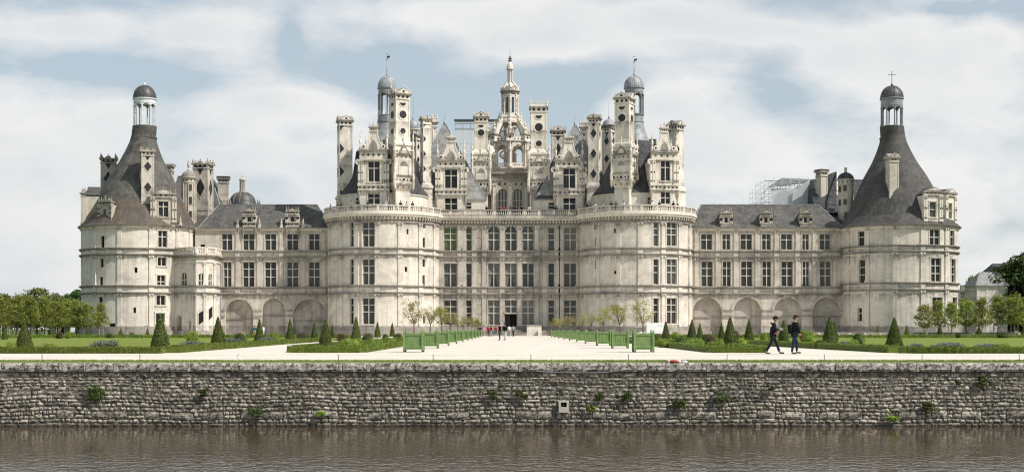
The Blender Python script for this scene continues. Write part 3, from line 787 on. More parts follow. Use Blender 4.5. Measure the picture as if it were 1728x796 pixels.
            poly(mb, m, [(-H2*.62, z1+.02), (H2*.62, z1+.02), (0, z1+g)], H2-.3, H2+.16, 'trim')
            ngon(mb, m, 0, z1+.15, H2*.32, g*.45, 10, H2+.1, H2+.2, mat, 0, pi)
            x, y, _ = m(0, 0, H2); pinn(mb, x, y, z1+g-.1, (z2-z1)*.7, .16, mat)
            for s_ in (-1, 1):
                ngon(mb, m, s_*H2*.78, z1+.45, .34, .42, 8, H2-.15, H2+.12, mat); inl(mb, m, s_*H2*.78, z1+.45, .12, H2+.12, 6)
        sq(mb, cx, cy, z1+.02, z2, h+.3, h+.05, rot, mat)
    return mb.build(name, castle)
def ch(pxl, pxr, yt, yb, Y, rot, **k):
    """chimney from its outline in the photograph: apparent width -> true width for its turn"""
    wpx = (pxr-pxl)*Y/F; w = wpx/(abs(cos(rot))+abs(sin(rot))); w *= k.pop('ws', .93)
    cx = X((pxl+pxr)/2, Y); g = k.get('cap', None); k.pop('cap', None)
    th = {'pediment': .93+w*.42, 'crown': 1.1, 'statues': .95, 'flat': 1.33}[k.get('top', 'pediment')]
    return chimney(cx, Y, w, rot, Z(yb, Y), Z(yt, Y)-th, **k)
Rr = radians
# keep chimneys, left to right
ch(568, 596, 196, 336, 239, Rr(17), inlay='edge', top='pediment', base=2.5, flatcap=True)
ch(655.5, 693, 150, 247, 233.5, Rr(30), inlay='circle', top='pediment', aed=(Z(312,233.5), Z(262,233.5), Z(232,233.5)))
ch(709, 728, 196, 318, 241, Rr(22), inlay='edge', top='pediment', base=6, flatcap=True)
ch(729, 738, 205, 330, 262, Rr(10), inlay='circle', top='crown', base=6)
ch(693, 709, 224, 330, 250, Rr(-30), inlay='lozenge', top='pediment', base=6, flatcap=True)
ch(800.5, 823.5, 190, 262, 244.5, 0, inlay='circle', top='pediment', aed=(Z(318,243), Z(273,243), Z(250,243)))
ch(895, 923, 181, 262, 244.5, 0, inlay='circle', top='crown', aed=(Z(318,243.5), Z(275,243.5), Z(252,243.5)))
ch(930, 953, 213, 330, 254, 0, inlay='lozenge', top='pediment', base=6, flatcap=True)
ch(979, 996, 214, 330, 256, Rr(-20), inlay='circle', top='crown', base=6)
ch(992, 1014.5, 193, 318, 240, Rr(-14), inlay='lozenge', top='pediment', base=6, flatcap=True)
ch(1036, 1071.5, 157, 250, 233.5, Rr(-24), inlay='circle', top='pediment', aed=(Z(308,233.5), Z(262,233.5), Z(236,233.5)), flatcap=True)
ch(1126, 1154.5, 204, 324, 238, Rr(-42), inlay='edge', top='pediment', base=6, flatcap=True)
ch(1016, 1040, 212, 320, 250, Rr(-35), inlay='lozenge', top='flat', base=6)
# corner tower and wing chimneys
ch(233, 263, 255, 341, 234.3, Rr(22), inlay='lozenge', top='statues', mat='orn_dark', base=2.2, ws=.86)
ch(168, 199, 268, 335, 246, Rr(12), inlay='lozenge', top='statues', mat='orn_dark', base=4, ws=.9)
ch(280, 293, 280, 335, 247, Rr(-10), inlay='circle', top='statues', mat='orn_dark', base=4)
ch(328, 357.5, 277, 356, 250, Rr(-8), inlay='lozenge', top='statues', mat='orn_dark', base=4, ws=.98)
ch(367, 387, 298, 340, 266, Rr(8), inlay='none', top='flat', mat='orn_dark', base=6)
ch(1377, 1396, 286, 335, 254, Rr(25), inlay='none', top='flat', mat='orn_dark', base=4)
ch(1495.5, 1515.5, 259, 336, 235.2, Rr(10), inlay='none', top='pediment', mat='orn_dark', base=3.5, ws=.9, flatcap=True)

# turrets with little domes
def turret(cx, cy, r, z0, z1, zd, zf, mat='orn', cap='lead', wins=(), rod=None, cols=True):
    mb = MB([], cyl=(cx, cy, r)); m = cylm(cx, cy, r)
    lathe(mb, cx, cy, [(r, z0), (r, z1-1.0), (r+.1, z1-.98), (r+.1, z1-.8), (r, z1-.78), (r, z1-.2), (r+.25, z1-.1), (r+.25, z1+.06)], 24, mat)
    if cols:
        for i in range(8):
            a = 2*pi*i/8+.2; x, y = cx+(r+.05)*sin(a), cy-(r+.05)*cos(a); bar(mb, (x, y, z0), (x, y, z1-1), .12, mat, 6)
    for i in range(10): inl(mb, m, 2*pi*r*i/10, z1-.5, .11, .002, 8)
    t = mb.build('stair_turret', castle)
    d = MB([]); h = zd-z1; rr = r+.12
    lathe(d, cx, cy, [(rr*cos(a), z1+.06+h*sin(a)) for a in [i*pi/2/9 for i in range(9)]]+[(.1, zd)], 24, cap)
    if rod: lathe(d, cx, cy, [(.15, zd-.1), (.18, zd+.3), (.04, zd+.6), (.03, rod)], 6, 'lead')
    else: lathe(d, cx, cy, [(.22, zd-.1), (.3, zd+.25), (.14, zd+.5), (.3, zd+.9), (.26, zf-.5), (.12, zf-.45), (.2, zf-.2), (.02, zf)], 8, mat)
    d.build('dome', t)
    for (px, ya, yb, w) in wins:
        u = cu(px, cx, cy, r); Yw = cy-r*cos(u/r); z_a, z_b = Z(yb, Yw), Z(ya, Yw)
        surround(mb, m, u-w/2, u+w/2, z_a, z_b, .12, .06)
        o = put_window(t, m, u, z_a, z_b, w, -.03, u/r, 1, (), 'g_dark', 0, 'wood_frame', mw=.05)
    return t
turret(X(697,255), 255, 1.15, 21, Z(219,255), Z(202.5,255), 0, rod=Z(167,255))
turret(X(1027.5,256), 256, 1.25, 21, Z(218,256), Z(201,256), 0, rod=Z(171,256))
turret(X(824.5,249), 249, 1.15, 21, Z(262,249), Z(245,249), Z(240,249), cap='orn')
turret(X(318.5,244), 244, 1.22, 18, Z(300,244), Z(288.5,244), Z(270,244), mat='orn_dark', cap='trim', wins=[(321,311,321,.55),(321,332,344,.55),(321,356,367,.55)])
turret(X(1427,244.5), 244.5, 1.35, 18, Z(303.5,244.5), Z(291.5,244.5), Z(282,244.5), mat='orn_dark', cap='slate', wins=[(1426,313,322,.55),(1426,335.5,345,.55),(1427.5,358,368,.55),(1417.5,314,324,.5),(1417.5,337,347,.5)], cols=False)

# domed church roof with its small lantern behind the left wing, and the scaffolded one on the right
def wing_dome(px, ytop, ybase, hwpx, Y, lant, name='chapel_dome'):
    cx = X(px, Y); r = hwpx*Y/F; z0, z1 = Z(ybase, Y), Z(ytop, Y)
    mb = MB([], cyl=(cx, Y, r))
    lathe(mb, cx, Y, [(r*.95, z0-5), (r*.95, z0-.3), (r*1.05, z0-.2), (r*1.05, z0)]+[(r*cos(a)**.8, z0+(z1-z0)*sin(a)) for a in [i*pi/2/9 for i in range(1, 9)]]+[(.5, z1)], 36, 'lead_dark')
    for i in range(12):
        a = 2*pi*i/12
        for k in range(6):
            b0, b1 = k*pi/2/6.5, (k+1)*pi/2/6.5
            bar(mb, (cx+r*cos(b0)**.8*sin(a), Y-r*cos(b0)**.8*cos(a), z0+(z1-z0)*sin(b0)), (cx+r*cos(b1)**.8*sin(a), Y-r*cos(b1)**.8*cos(a), z0+(z1-z0)*sin(b1)), .07, 'grime', 4)
    o = mb.build(name, castle)
    if lant:
        l = MB([]); ya, yb, yc = lant; za, zb, zc = Z(ya, Y), Z(yb, Y), Z(yc, Y)
        lathe(l, cx, Y, [(.62, z1-.1), (.6, z1+.2)], 12, 'orn_dark')
        for i in range(6):
            a = 2*pi*i/6; bar(l, (cx+.45*sin(a), Y-.45*cos(a), z1), (cx+.45*sin(a), Y-.45*cos(a), za), .1, 'orn_dark', 6)
        lathe(l, cx, Y, [(.6, za-.02), (.62, za+.2)]+[(.55*cos(t), za+.25+(zb-za-.3)*sin(t)) for t in (0,.5,1.0,1.4)]+[(.08, zb), (.1, zb+.3), (.02, zc)], 12, 'orn_dark')
        l.build('lantern', o)
        for px2, py2 in ((386, 345), (436, 345)): 
            pass
    return o
wing_dome(409, 324, 346, 23, 256, (305, 299.5, 292.5))
wing_dome(1323, 322, 347, 18, 262, None)
for pr2 in ((385, 388.5), (435, 438)):
    s = MB([])
    for px2 in pr2: pinn(s, X(px2, 247), 247, Z(347, 247), 1.0+.3*(px2 % 2), .3, 'grime')
    s.build('sculpture', castle)

# ------------------------------------------------------------------- dormers
def dormer(pxl, pxr, Yf, rot, y_ent0, y_ent1, y_cap, y_tip, wins, y_mid=None, depth=5, mat='orn', zfoot=21.0, style='volute', flank=None, roofmat='slate', name='dormer'):
    w = (pxr-pxl)*Yf/F/cos(rot); xc = X((pxl+pxr)/2, Yf); m = flat(xc, Yf, rot); hw = w/2*.86
    mb = MB([]); ze0, ze1, zc, zt = Z(y_ent0, Yf), Z(y_ent1, Yf), Z(y_cap, Yf), Z(y_tip, Yf)
    um = lambda px: (X(px, Yf)-xc)/cos(rot); H = []; W = []
    for (a, b, ya, yb, cols, rows, g) in wins:
        u0, u1 = um(a), um(b); z1, z0 = Z(ya, Yf), Z(yb, Yf); H.append(dict(u0=u0, u1=u1, z0=z0, z1=z1, dep=.35, arch=None)); W.append(((u0+u1)/2, z0, z1, u1-u0, cols, rows, g, 0))
        surround(mb, m, u0, u1, z0, z1, .13, .05, mat)
    wall_grid(mb, m, -hw, hw, zfoot, ze0, H, mat)
    box(mb, m, -hw, -hw+.3, zfoot, ze0, -.36, -.002, mat); box(mb, m, hw-.3, hw, zfoot, ze0, -.36, -.002, mat)
    box(mb, m, -hw, hw, zfoot, ze0-.01, -depth, -.36, mat)
    zmid = Z(y_mid, Yf) if y_mid else None
    for s_ in (-1, 1):
        uo = s_*(hw-.2)
        zlo = zmid+.9 if zmid else zfoot+.7
        for uu, ww in ((s_*(hw*.83), hw*.2), (s_*(hw*1.06), hw*.16)):
            box(mb, m, uu-ww/2, uu+ww/2, zlo, ze0-.2, .002 if abs(uu) < hw else -.6, .2, mat); box(mb, m, uu-ww/2-.06, uu+ww/2+.06, ze0-.2, ze0, -.3, .28, mat); box(mb, m, uu-ww/2-.06, uu+ww/2+.06, zlo, zlo+.25, -.3, .28, mat)
            for k in range(3): inl(mb, m, uu, zlo+.6+(ze0-zlo-1.2)*k/2, .1 if k != 1 else .14, .2, 8 if k != 1 else 4)
        if zmid:
            for k in range(3): lathe(mb, *m(s_*hw*1.06, 0, .0)[:2], [(.05, zmid-2.0), (.3, zmid-.6), (.34, zmid)], 8, mat)
    if zmid:
        box(mb, m, -hw*1.16, hw*1.16, zmid, zmid+.16, -.4, .34, mat); box(mb, m, -hw*1.12, hw*1.12, zmid+.16, zmid+.78, -.4, .16, mat); box(mb, m, -hw*1.16, hw*1.16, zmid+.78, zmid+.92, -.4, .34, mat)
        for k in range(7): inl(mb, m, (k-3)*hw*.33, zmid+.47, .2 if k in (3,) else .13, .16, 8 if k != 3 else 4, k == 3)
    # entablature
    box(mb, m, -hw*1.08, hw*1.08, ze0, ze0+.14, -.5, .3, mat); box(mb, m, -hw*1.03, hw*1.03, ze0+.14, ze1-.22, -.5, .14, mat); box(mb, m, -hw*1.16, hw*1.16, ze1-.22, ze1, -.6, .42, 'trim')
    n = max(4, int(hw*2.2))
    for k in range(n): inl(mb, m, (k-(n-1)/2)*hw*1.9/n, (ze0+ze1)/2-.03, .16 if 0 < k < n-1 else .12, .14, 10)
    if style == 'volute':
        a, b = hw*.82, hw*.3; hg = zc-ze1; pts = []
        for k in range(9): t = k/8; pts.append((b+(a-b)*(1-t)**2.2, ze1+hg*(t**.9)))
        outline = [(-u, z) for u, z in pts]; outline = [(u, z) for u, z in pts]+[(-u, z) for u, z in reversed(pts)]
        poly(mb, m, outline, -.45, .12, mat)
        for s_ in (-1, 1):
            for (p1, p2) in zip(pts, pts[1:]): bar(mb, m(s_*p1[0], p1[1], .1), m(s_*p2[0], p2[1], .1), .12, mat, 4)
            ngon(mb, m, s_*hw*.72, ze1+.5, .42, .42, 10, -.3, .25, mat); inl(mb, m, s_*hw*.72, ze1+.5, .15, .25, 8)
            x, y, _ = m(s_*hw*.97, 0, -.05); pinn(mb, x, y, ze1, hg*1.0+.4, .27, mat); ngon(mb, m, s_*hw*1.18, ze0-.3, .38, .5, 8, -.35, .2, mat)
            x, y, _ = m(s_*hw*.6, 0, -.1); pinn(mb, x, y, ze1+.5, hg*.55, .15, mat)
        ngon(mb, m, 0, ze1+.15, hw*.3, hg*.42, 10, .1, .2, 'trim', 0, pi); ngon(mb, m, 0, ze1+hg*.62, .3, .38, 8, .1, .18, mat)
        box(mb, m, -b*1.15, b*1.15, zc, zc+.12, -.45, .28, mat); box(mb, m, -b, b, zc+.12, zc+.62, -.4, .12, mat); box(mb, m, -b*1.25, b*1.25, zc+.62, zc+.78, -.45, .3, 'trim')
        for k in (-1, 0, 1): inl(mb, m, k*b*.55, zc+.37, .09, .12, 6)
        poly(mb, m, [(-b*1.1, zc+.78), (b*1.1, zc+.78), (0, zc+.78+b*.75)], -.4, .2, mat)
        for u, hh in ((-b, .9), (b, .9)): x, y, _ = m(u, 0, 0); pinn(mb, x, y, zc+.78, hh, .14, mat)
        x, y, _ = m(0, 0, 0); pinn(mb, x, y, zc+.9+b*.5, max(.8, zt-zc-.9-b*.5), .17, mat)
        ridge = ze1+hg*.55
    elif style == 'pediment':
        g = hw*.5; poly(mb, m, [(-hw*1.16, ze1), (hw*1.16, ze1), (0, ze1+g)], -.5, .42, 'trim'); poly(mb, m, [(-hw*.8, ze1+.1), (hw*.8, ze1+.1), (0, ze1+g*.8)], .4, .45, mat)
        ridge = ze1+g
    else:  # segmental
        g = hw*.4; ngon(mb, m, 0, ze1, hw*.8, zt-ze1-.5, 12, -.4, .25, 'trim', 0, pi); ngon(mb, m, 0, ze1, hw*.5, (zt-ze1)*.5, 10, .2, .3, mat, 0, pi)
        for u in (-hw, -hw*.6, 0, hw*.6, hw):
            x, y, _ = m(u, 0, 0); pinn(mb, x, y, ze1+(0 if abs(u) > hw*.4 else zt-ze1-.6), .85, .17, 'grime' if mat == 'orn_dark' else mat)
        ridge = ze1+g
    d = mb.build(name, castle)
    rr = MB([]); D = depth+.5
    V = [m(-hw*1.02, ze0+.2, -.52), m(hw*1.02, ze0+.2, -.52), m(0, ridge, -.52), m(-hw*1.02, ze0+.2, -D), m(hw*1.02, ze0+.2, -D), m(0, ridge, -D)]
    rr.add(V, [(0,1,2), (1,4,5,2), (3,0,2,5), (4,3,5)], roofmat); rr.build('dormer_roof', d)
    place(W, d, m, lambda u: rot, dep=.35)
    return d
DW = (.66,)
dormer(603.5, 657.5, 232.3, Rr(-4), 270, 252.5, 222, 206.5, [(621,641,272,306.5,2,DW,'g_black'),(620.5,641,324,344.5,2,(.5,),'g_black')], 321)
dormer(734, 788, 240.35, 0, 283.5, 270, 240, 227, [(750.5,771.7,285.5,317.6,2,DW,'g_black'),(750.5,771.7,334,354,2,(.5,),'g_black')], 329, depth=6)
dormer(933.5, 987.5, 240.35, 0, 283.5, 270, 240, 227, [(950.5,971,283.8,317.6,2,DW,'g_black'),(950.5,971.5,334,354,2,(.5,),'g_black')], 329, depth=6)
dormer(1096, 1146, 232.3, Rr(12), 270, 255.5, 224, 205.5, [(1115,1131.5,271,305,2,DW,'g_black'),(1115,1131.5,323.6,344,2,(.5,),'g_black')], 321)
# corner tower dormers
dormer(255, 297, 233.2, Rr(16), 333, 326, 320, 316, [(268,283.5,339.5,366,2,DW,'g_black')], None, depth=5, mat='orn_dark', zfoot=18.7, style='seg', roofmat='slate_cone')
dormer(163, 192, 232.1, Rr(-28), 346, 340, 335, 331, [(173.2,179,353,369,1,(),'g_black')], None, depth=4, mat='orn_dark', zfoot=18.7, style='seg', roofmat='slate_cone')
dormer(137, 150, 239, Rr(-80), 334, 328, 322, 318, [], None, depth=5, mat='orn_dark', zfoot=18.7, style='seg', roofmat='slate_cone')
dormer(1557, 1592, 231.5, Rr(12), 329, 323, 320, 318, [(1568,1580.5,340.5,366.5,1,(.5,),'g_mid')], None, depth=6, mat='orn', zfoot=18.7, style='pediment', roofmat='slate_cone')
dormer(1591, 1617, 235.1, Rr(42), 331, 326, 322, 321, [(1600,1607,343,369,1,(.5,),'g_mid')], None, depth=5, mat='orn', zfoot=18.7, style='pediment', roofmat='slate_cone')
# wing dormers
for a, b in ((409.5,432),(482,505)): dormer(a, b, 239.75, 0, 361.5, 355.5, 353, 350, [((a+b)/2-3.8,(a+b)/2+3.8,365,376,1,(),'g_black')], 383, depth=4.5, mat='orn_dark', zfoot=18.95, style='seg', roofmat='slate_grey')
for a, b in ((1215,1236),(1282.5,1303),(1349,1370)): dormer(a, b, 239.75, 0, 363, 358.5, 355, 353.5, [((a+b)/2-3.2,(a+b)/2+3.2,366,376,1,(),'g_black')], None, depth=4.5, mat='orn_dark', zfoot=18.95, style='seg', roofmat='slate_grey')
pb = MB([])
for px, Y in ((401,239.7),(438,239.7),(475,239.7),(511.5,239.7),(206.6,232.3),(304.5,235)): 
    h = 1.35; z = 18.95; x = X(px, Y); sq(pb, x, Y, z, z+.45, .28, .22, 0, 'orn_dark'); pinn(pb, x, Y, z+.4, h, .26, 'orn_dark')
pb.build('eaves_pinnacle', castle)

# little attic windows beside the big dormers
aw = MB([])
m = flat(0, 240.9)
for p0, p1 in ((718,821),(899,1001)):
    aw = MB([]); box(aw, m, X(p0,241), X(p1,241), 21, Z(338,241), -9, 0, 'orn'); box(aw, m, X(p0,241), X(p1,241), Z(338,241), Z(336,241), -9, .2, 'trim')
    w = aw.build('attic_wall', castle)
for a, b in ((786.5,796),(925,936)): put_window(castle, m, X((a+b)/2,241), Z(353,241), Z(341.5,241), X(b,240)-X(a,240), -.02, 0, 1, (.5,), 'g_black', 0, 'mullion')
for (a, b, T) in ((601,607.5,K1),(1092,1101.5,K2)):
    mm = cylm(T[0], T[1], 7.8); u0, u1 = cu(a, T[0], T[1], 7.8), cu(b, T[0], T[1], 7.8); u = (u0+u1)/2
    put_window(castle, mm, u, Z(344, 233), Z(333, 233), u1-u0, -.03, u/7.8, 1, (.5,), 'g_black', 0, 'mullion')
# pavilion pyramids
def pyramid(pxa, ya, pxl, pxr, yb, Yf, Yb, mat):
    Ym = (Yf+Yb)/2; ax = X(pxa, Ym); za = Z(ya, Ym); zb = Z(yb, Yf); x0, x1 = X(pxl, Yf), X(pxr, Yf)
    mb = MB([]); mb.add([(x0,Yf,zb),(x1,Yf,zb),(x1,Yb,zb),(x0,Yb,zb),(ax,Ym,za)], [(0,1,4),(1,2,4),(2,3,4),(3,0,4),(3,2,1,0)], mat)
    for c in ((x0,Yf),(x1,Yf)): bar(mb, (c[0], c[1], zb), (ax, Ym, za), .09, 'lead')
    lathe(mb, ax, Ym, [(.3, za-.5), (.25, za), (.05, za+.4), (.03, za+1.3)], 6, 'lead'); mb.build('pavilion_roof', castle)
pyramid(750.5, 206, 680, 821, 337, 240.7, 253, 'slate_pale')
pyramid(970.5, 208, 903, 1040, 337, 240.9, 253, 'slate_pale')
mb = MB([]); V = [(X(899,240.7),240.7,Z(337.5,240.7)),(X(936,240.7),240.7,Z(337.5,240.7)),(X(936,246),246,Z(262,246)),(X(941,246),246,Z(262,246)),(X(941,252),252,Z(337,252)),(X(899,252),252,Z(337,252))]
mb.add(V, [(0,1,2),(0,2,3,5),(1,4,3,2)], 'slate'); mb.build('pavilion_roof', castle)
# roof link right of the right cone
hip('roof', X(1060,244), X(1112,244), X(1084,243), X(1108,243), 22, Z(234.5,243), 235, 243, 250, 'slate', False)
hip('roof', X(596,246), X(640,246), X(601,243), X(640,243), 22, Z(255,243), 238, 243, 250, 'slate', False)

# ------------------------------------------------------------------- central lantern
def central():
    cx, cy = X(860.7, 262), 262.0; q = 262/F
    # arched loggia in front
    Yl = 246.0; m = flat(0, Yl); mb = MB([]); a, b = X(829, Yl), X(894, Yl); zt = Z(305, Yl); H = []; W = []
    for p0, p1 in ((840.5,855.5),(866,881.5)):
        u0, u1 = X(p0, Yl), X(p1, Yl); z1 = Z(318.6, Yl); H.append(dict(u0=u0, u1=u1, z0=21.2, z1=z1, arch=z1-(u1-u0)/2, dep=.4)); W.append(((u0+u1)/2, 21.2, z1, u1-u0, 3, (.3,.6), 'g_lat', (u1-u0)/2))
        uc = (u0+u1)/2; r0 = (u1-u0)/2; zs = z1-r0
        for i in range(12):
            s0, s1 = pi*i/12, pi*(i+1)/12
            poly(mb, m, [(uc+r0*cos(s0), zs+r0*sin(s0)), (uc+(r0+.3)*cos(s0), zs+(r0+.3)*sin(s0)), (uc+(r0+.3)*cos(s1), zs+(r0+.3)*sin(s1)), (uc+r0*cos(s1), zs+r0*sin(s1))], .003, .14, 'orn')
    wall_grid(mb, m, a, b, 21, zt, H, 'orn_dark'); box(mb, m, a, b, 21, zt-.01, -14, -.5, 'orn_dark')
    for p in (834.5, 860.7, 887.5): pil(mb, m, X(p, Yl), 21.2, Z(322, Yl)+1.3, .6, .3); 
    for k in range(7): inl(mb, m, a+(b-a)*(k+.5)/7, Z(310.5, Yl), .17, .003, 8)
    for k in range(5): inl(mb, m, a+(b-a)*(k+.5)/5, Z(316.5, Yl), .11, .003, 4)
    z = zt; box(mb, m, a-.2, b+.2, z, z+.3, -14, .35, 'grime'); box(mb, m, a-.1, b+.1, z+.3, z+1.2, -14, .15, 'orn_dark'); box(mb, m, a-.3, b+.3, z+1.2, z+1.55, -14, .5, 'grime')
    for k in range(24): box(mb, m, a+.1+(b-a-.2)*k/24, a+.25+(b-a-.2)*k/24, z+.35, z+1.15, .15, .28, 'trim')
    lg = mb.build('loggia', castle); place(W, lg, m, lambda u: 0, dep=.4)
    # lantern tower
    mb = MB([]); Zq = lambda y: Z(y, cy); n = 8
    lathe(mb, cx, cy, [(4.6, 21), (4.6, Zq(290)), (4.9, Zq(289)), (4.9, Zq(286.5)), (3.6, Zq(286))], 8, 'orn_dark', a0=pi/8)
    lathe(mb, cx, cy, [(1.25, Zq(287)), (1.25, Zq(200))], 16, 'orn_dark')
    for k in range(40):    # spiral stair rail around the newel
        a = k*2*pi/14; a2 = (k+1)*2*pi/14; z0 = Zq(287)+k*.28
        if z0 > Zq(215): break
        bar(mb, (cx+2.0*sin(a), cy-2.0*cos(a), z0), (cx+2.0*sin(a2), cy-2.0*cos(a2), z0+.28), .16, 'orn', 4)
        bar(mb, (cx+1.2*sin(a), cy-1.2*cos(a), z0-.4), (cx+2.0*sin(a), cy-2.0*cos(a), z0-.1), .12, 'orn', 4)
    Ro = 4.15
    for k in range(n):
        a = 2*pi*k/n; sx, sy = sin(a), -cos(a); px, py = cx+Ro*sx, cy+Ro*sy; rot = a
        m = flat(cx, cy, a)
        box(mb, m, -.42, .42, Zq(287), Zq(243), Ro-.5, Ro+.4, 'orn'); 
        for d in (Ro+.48,):
            x, y, _ = m(0, 0, d); lathe(mb, x, y, [(.3, Zq(286)), (.3, Zq(283)), (.19, Zq(281.5)), (.17, Zq(262)), (.28, Zq(259)), (.36, Zq(256)), (.2, Zq(254)), (.16, Zq(247)), (.38, Zq(243))], 8, 'orn')
        inl(mb, m, 0, Zq(277), .16, Ro+.4, 6)
        box(mb, m, -.75, .75, Zq(243), Zq(240.5), Ro-.8, Ro+.75, 'orn'); box(mb, m, -.6, .6, Zq(240.5), Zq(232), Ro-.6, Ro+.55, 'orn'); box(mb, m, -.8, .8, Zq(232), Zq(230), Ro-.8, Ro+.75, 'trim')
        inl(mb, m, 0, Zq(236.5), .2, Ro+.55, 8); inl(mb, m, -.42, Zq(236.5), .08, Ro+.55, 6); inl(mb, m, .42, Zq(236.5), .08, Ro+.55, 6)
        x, y, _ = m(0, 0, Ro); pinn(mb, x, y, Zq(230.5), 2.6, .42, 'orn', 8); 
        for s_ in (-1, 1): x, y, _ = m(s_*.55, 0, Ro+.4); pinn(mb, x, y, Zq(230.5), 1.2, .16, 'orn')
        # flying buttress : deep curved rib with pierced web
        pts = []
        for j in range(11):
            t = j/10; rr = Ro+.1-(Ro+.1-1.55)*t; zz = Zq(231)+(Zq(199)-Zq(231))*sin(t*pi/2)**1.25*1.0 if False else Zq(231)+(Zq(199)-Zq(231))*(1-(1-t)**1.9)
            pts.append((rr, zz))
        low = [(r_-.25 if i < 9 else r_, z_-(1.5-.7*i/10)) for i, (r_, z_) in enumerate(pts)]
        mm = (lambda cc, ss: (lambda u, z, d: (cx+u*ss+d*cc, cy-u*cc+d*ss, z)))(cos(a), sin(a))
        for j in range(10):
            q0, q1, p0, p1 = low[j], low[j+1], pts[j], pts[j+1]
            vs = [mm(*p, -.26) for p in (q0, q1, p1, p0)]+[mm(*p, .26) for p in (q0, q1, p1, p0)]
            mb.add(vs, [(0,1,2,3), (7,6,5,4), (3,2,6,7), (0,4,5,1), (0,3,7,4), (1,5,6,2)], 'orn')
            if j % 2 == 1: x, y, z3 = mm(p0[0], p0[1], 0); pinn(mb, x, y, z3-.1, .8, .15, 'orn')
        # arch to the next pier
        a2 = a+2*pi/n; p = Vector((cx+Ro*sin(a), cy-Ro*cos(a), 0)); p2 = Vector((cx+Ro*sin(a2), cy-Ro*cos(a2), 0)); L = (p2-p).length; am = a+pi/n; ma = flat((p.x+p2.x)/2, (p.y+p2.y)/2, am)
        hw = L/2-.35; zs = Zq(261); hz = Zq(248)-zs
        arc = [(hw*cos(pi*i/12), zs+hz*sin(pi*i/12)) for i in range(13)]
        for i in range(12):
            q0, q1 = arc[i], arc[i+1]; poly(mb, ma, [q0, (q0[0], Zq(243)), (q1[0], Zq(243)), q1][::-1], -.3, .25, 'orn')
        box(mb, ma, -L/2, L/2, Zq(243), Zq(241.5), -.4, .42, 'trim'); box(mb, ma, -L/2, L/2, Zq(241.5), Zq(236), -.3, .22, 'orn')
        for i in (-1, 0, 1): inl(mb, ma, i*L*.22, Zq(238.7), .13, .22, 6)
        balustrade(mb, ma, -L/2+.3, L/2-.3, Zq(286.3), Zq(279), 'orn', .42, 3)
    base = mb.build('lantern_tower', castle)
    # drum
    d = MB([]); r = 1.5; m = cylm(cx, cy, r); Lr = 2*pi*r; H = []
    for k in range(8): u = -Lr/2+Lr*(k+.5)/8; H.append(dict(u0=u-.27, u1=u+.27, z0=Zq(192), z1=Zq(165.5), arch=Zq(165.5)-.27, dep=.25, back='g_blue'))
    lathe(d, cx, cy, [(2.3, Zq(209)), (2.3, Zq(205)), (2.05, Zq(203)), (2.15, Zq(199)), (1.75, Zq(197)), (1.5, Zq(196))], 16, 'orn')
    wall_grid(d, m, -Lr/2, Lr/2, Zq(196.5), Zq(160), H, 'orn', du=.4)
    lathe(d, cx, cy, [(1.15, Zq(196)), (1.15, Zq(160))], 12, 'orn')
    for k in range(8):
        a = 2*pi*k/8; x, y = cx+1.56*sin(a), cy-1.56*cos(a); lathe(d, x, y, [(.2, Zq(196)), (.2, Zq(193)), (.12, Zq(192)), (.12, Zq(165)), (.2, Zq(163)), (.2, Zq(160))], 8, 'orn')
        for zz in (188, 180, 172): inl(d, flat(cx, cy, a), 0, Zq(zz), .07, 1.67, 6)
        x, y = cx+2.1*sin(a), cy-2.1*cos(a); pinn(d, x, y, Zq(204), 1.9, .24, 'orn')
        inl(d, flat(cx, cy, a), 0, Zq(207), .2, 2.25, 8)
    lathe(d, cx, cy, [(1.6, Zq(160)), (1.75, Zq(158.5)), (1.72, Zq(157)), (1.95, Zq(155.5)), (1.9, Zq(154)), (1.5, Zq(153.8))], 24, 'trim')
    d.build('drum', base)
    c = MB([]); lathe(c, cx, cy, [(1.45, Zq(154)), (1.38, Zq(149)), (1.1, Zq(144.5)), (.75, Zq(141.5)), (.62, Zq(139))], 16, 'orn')
    for k in range(8):
        a = 2*pi*k/8; x, y = cx+1.66*sin(a), cy-1.66*cos(a); pinn(c, x, y, Zq(154), 1.2, .22, 'orn')
        am = a+pi/8; m8 = flat(cx, cy, am); ngon(c, m8, 0, Zq(153.5), .42, .7, 8, 1.5, 1.68, 'orn', 0, pi)
        pp = [(1.6, Zq(150)), (1.35, Zq(146)), (1.0, Zq(142)), (.7, Zq(138.5))]
        for p0, p1 in zip(pp, pp[1:]): bar(c, (cx+p0[0]*sin(a), cy-p0[0]*cos(a), p0[1]), (cx+p1[0]*sin(a), cy-p1[0]*cos(a), p1[1]), .14, 'orn', 4)
    lathe(c, cx, cy, [(.72, Zq(139.5)), (.78, Zq(138)), (.5, Zq(137.5))], 12, 'trim'); lathe(c, cx, cy, [(.3, Zq(138)), (.3, Zq(117))], 8, 'orn_dark')
    for k in range(6): a = 2*pi*k/6; x, y = cx+.5*sin(a), cy-.5*cos(a); lathe(c, x, y, [(.14, Zq(137.5)), (.1, Zq(135)), (.1, Zq(120)), (.15, Zq(118))], 6, 'orn')
    lathe(c, cx, cy, [(.72, Zq(118)), (.76, Zq(116.5)), (.66, Zq(116)), (.66, Zq(113)), (.5, Zq(109)), (.25, Zq(106)), (.2, Zq(104.5))], 12, 'orn')
    lathe(c, cx, cy, [(.2, Zq(105)), (.42, Zq(102.5)), (.15, Zq(101)), (.5, Zq(99.5)), (.12, Zq(98)), (.28, Zq(96.5)), (.05, Zq(95)), (.025, Zq(84))], 8, 'trim')
    c.build('crown', base)
central()
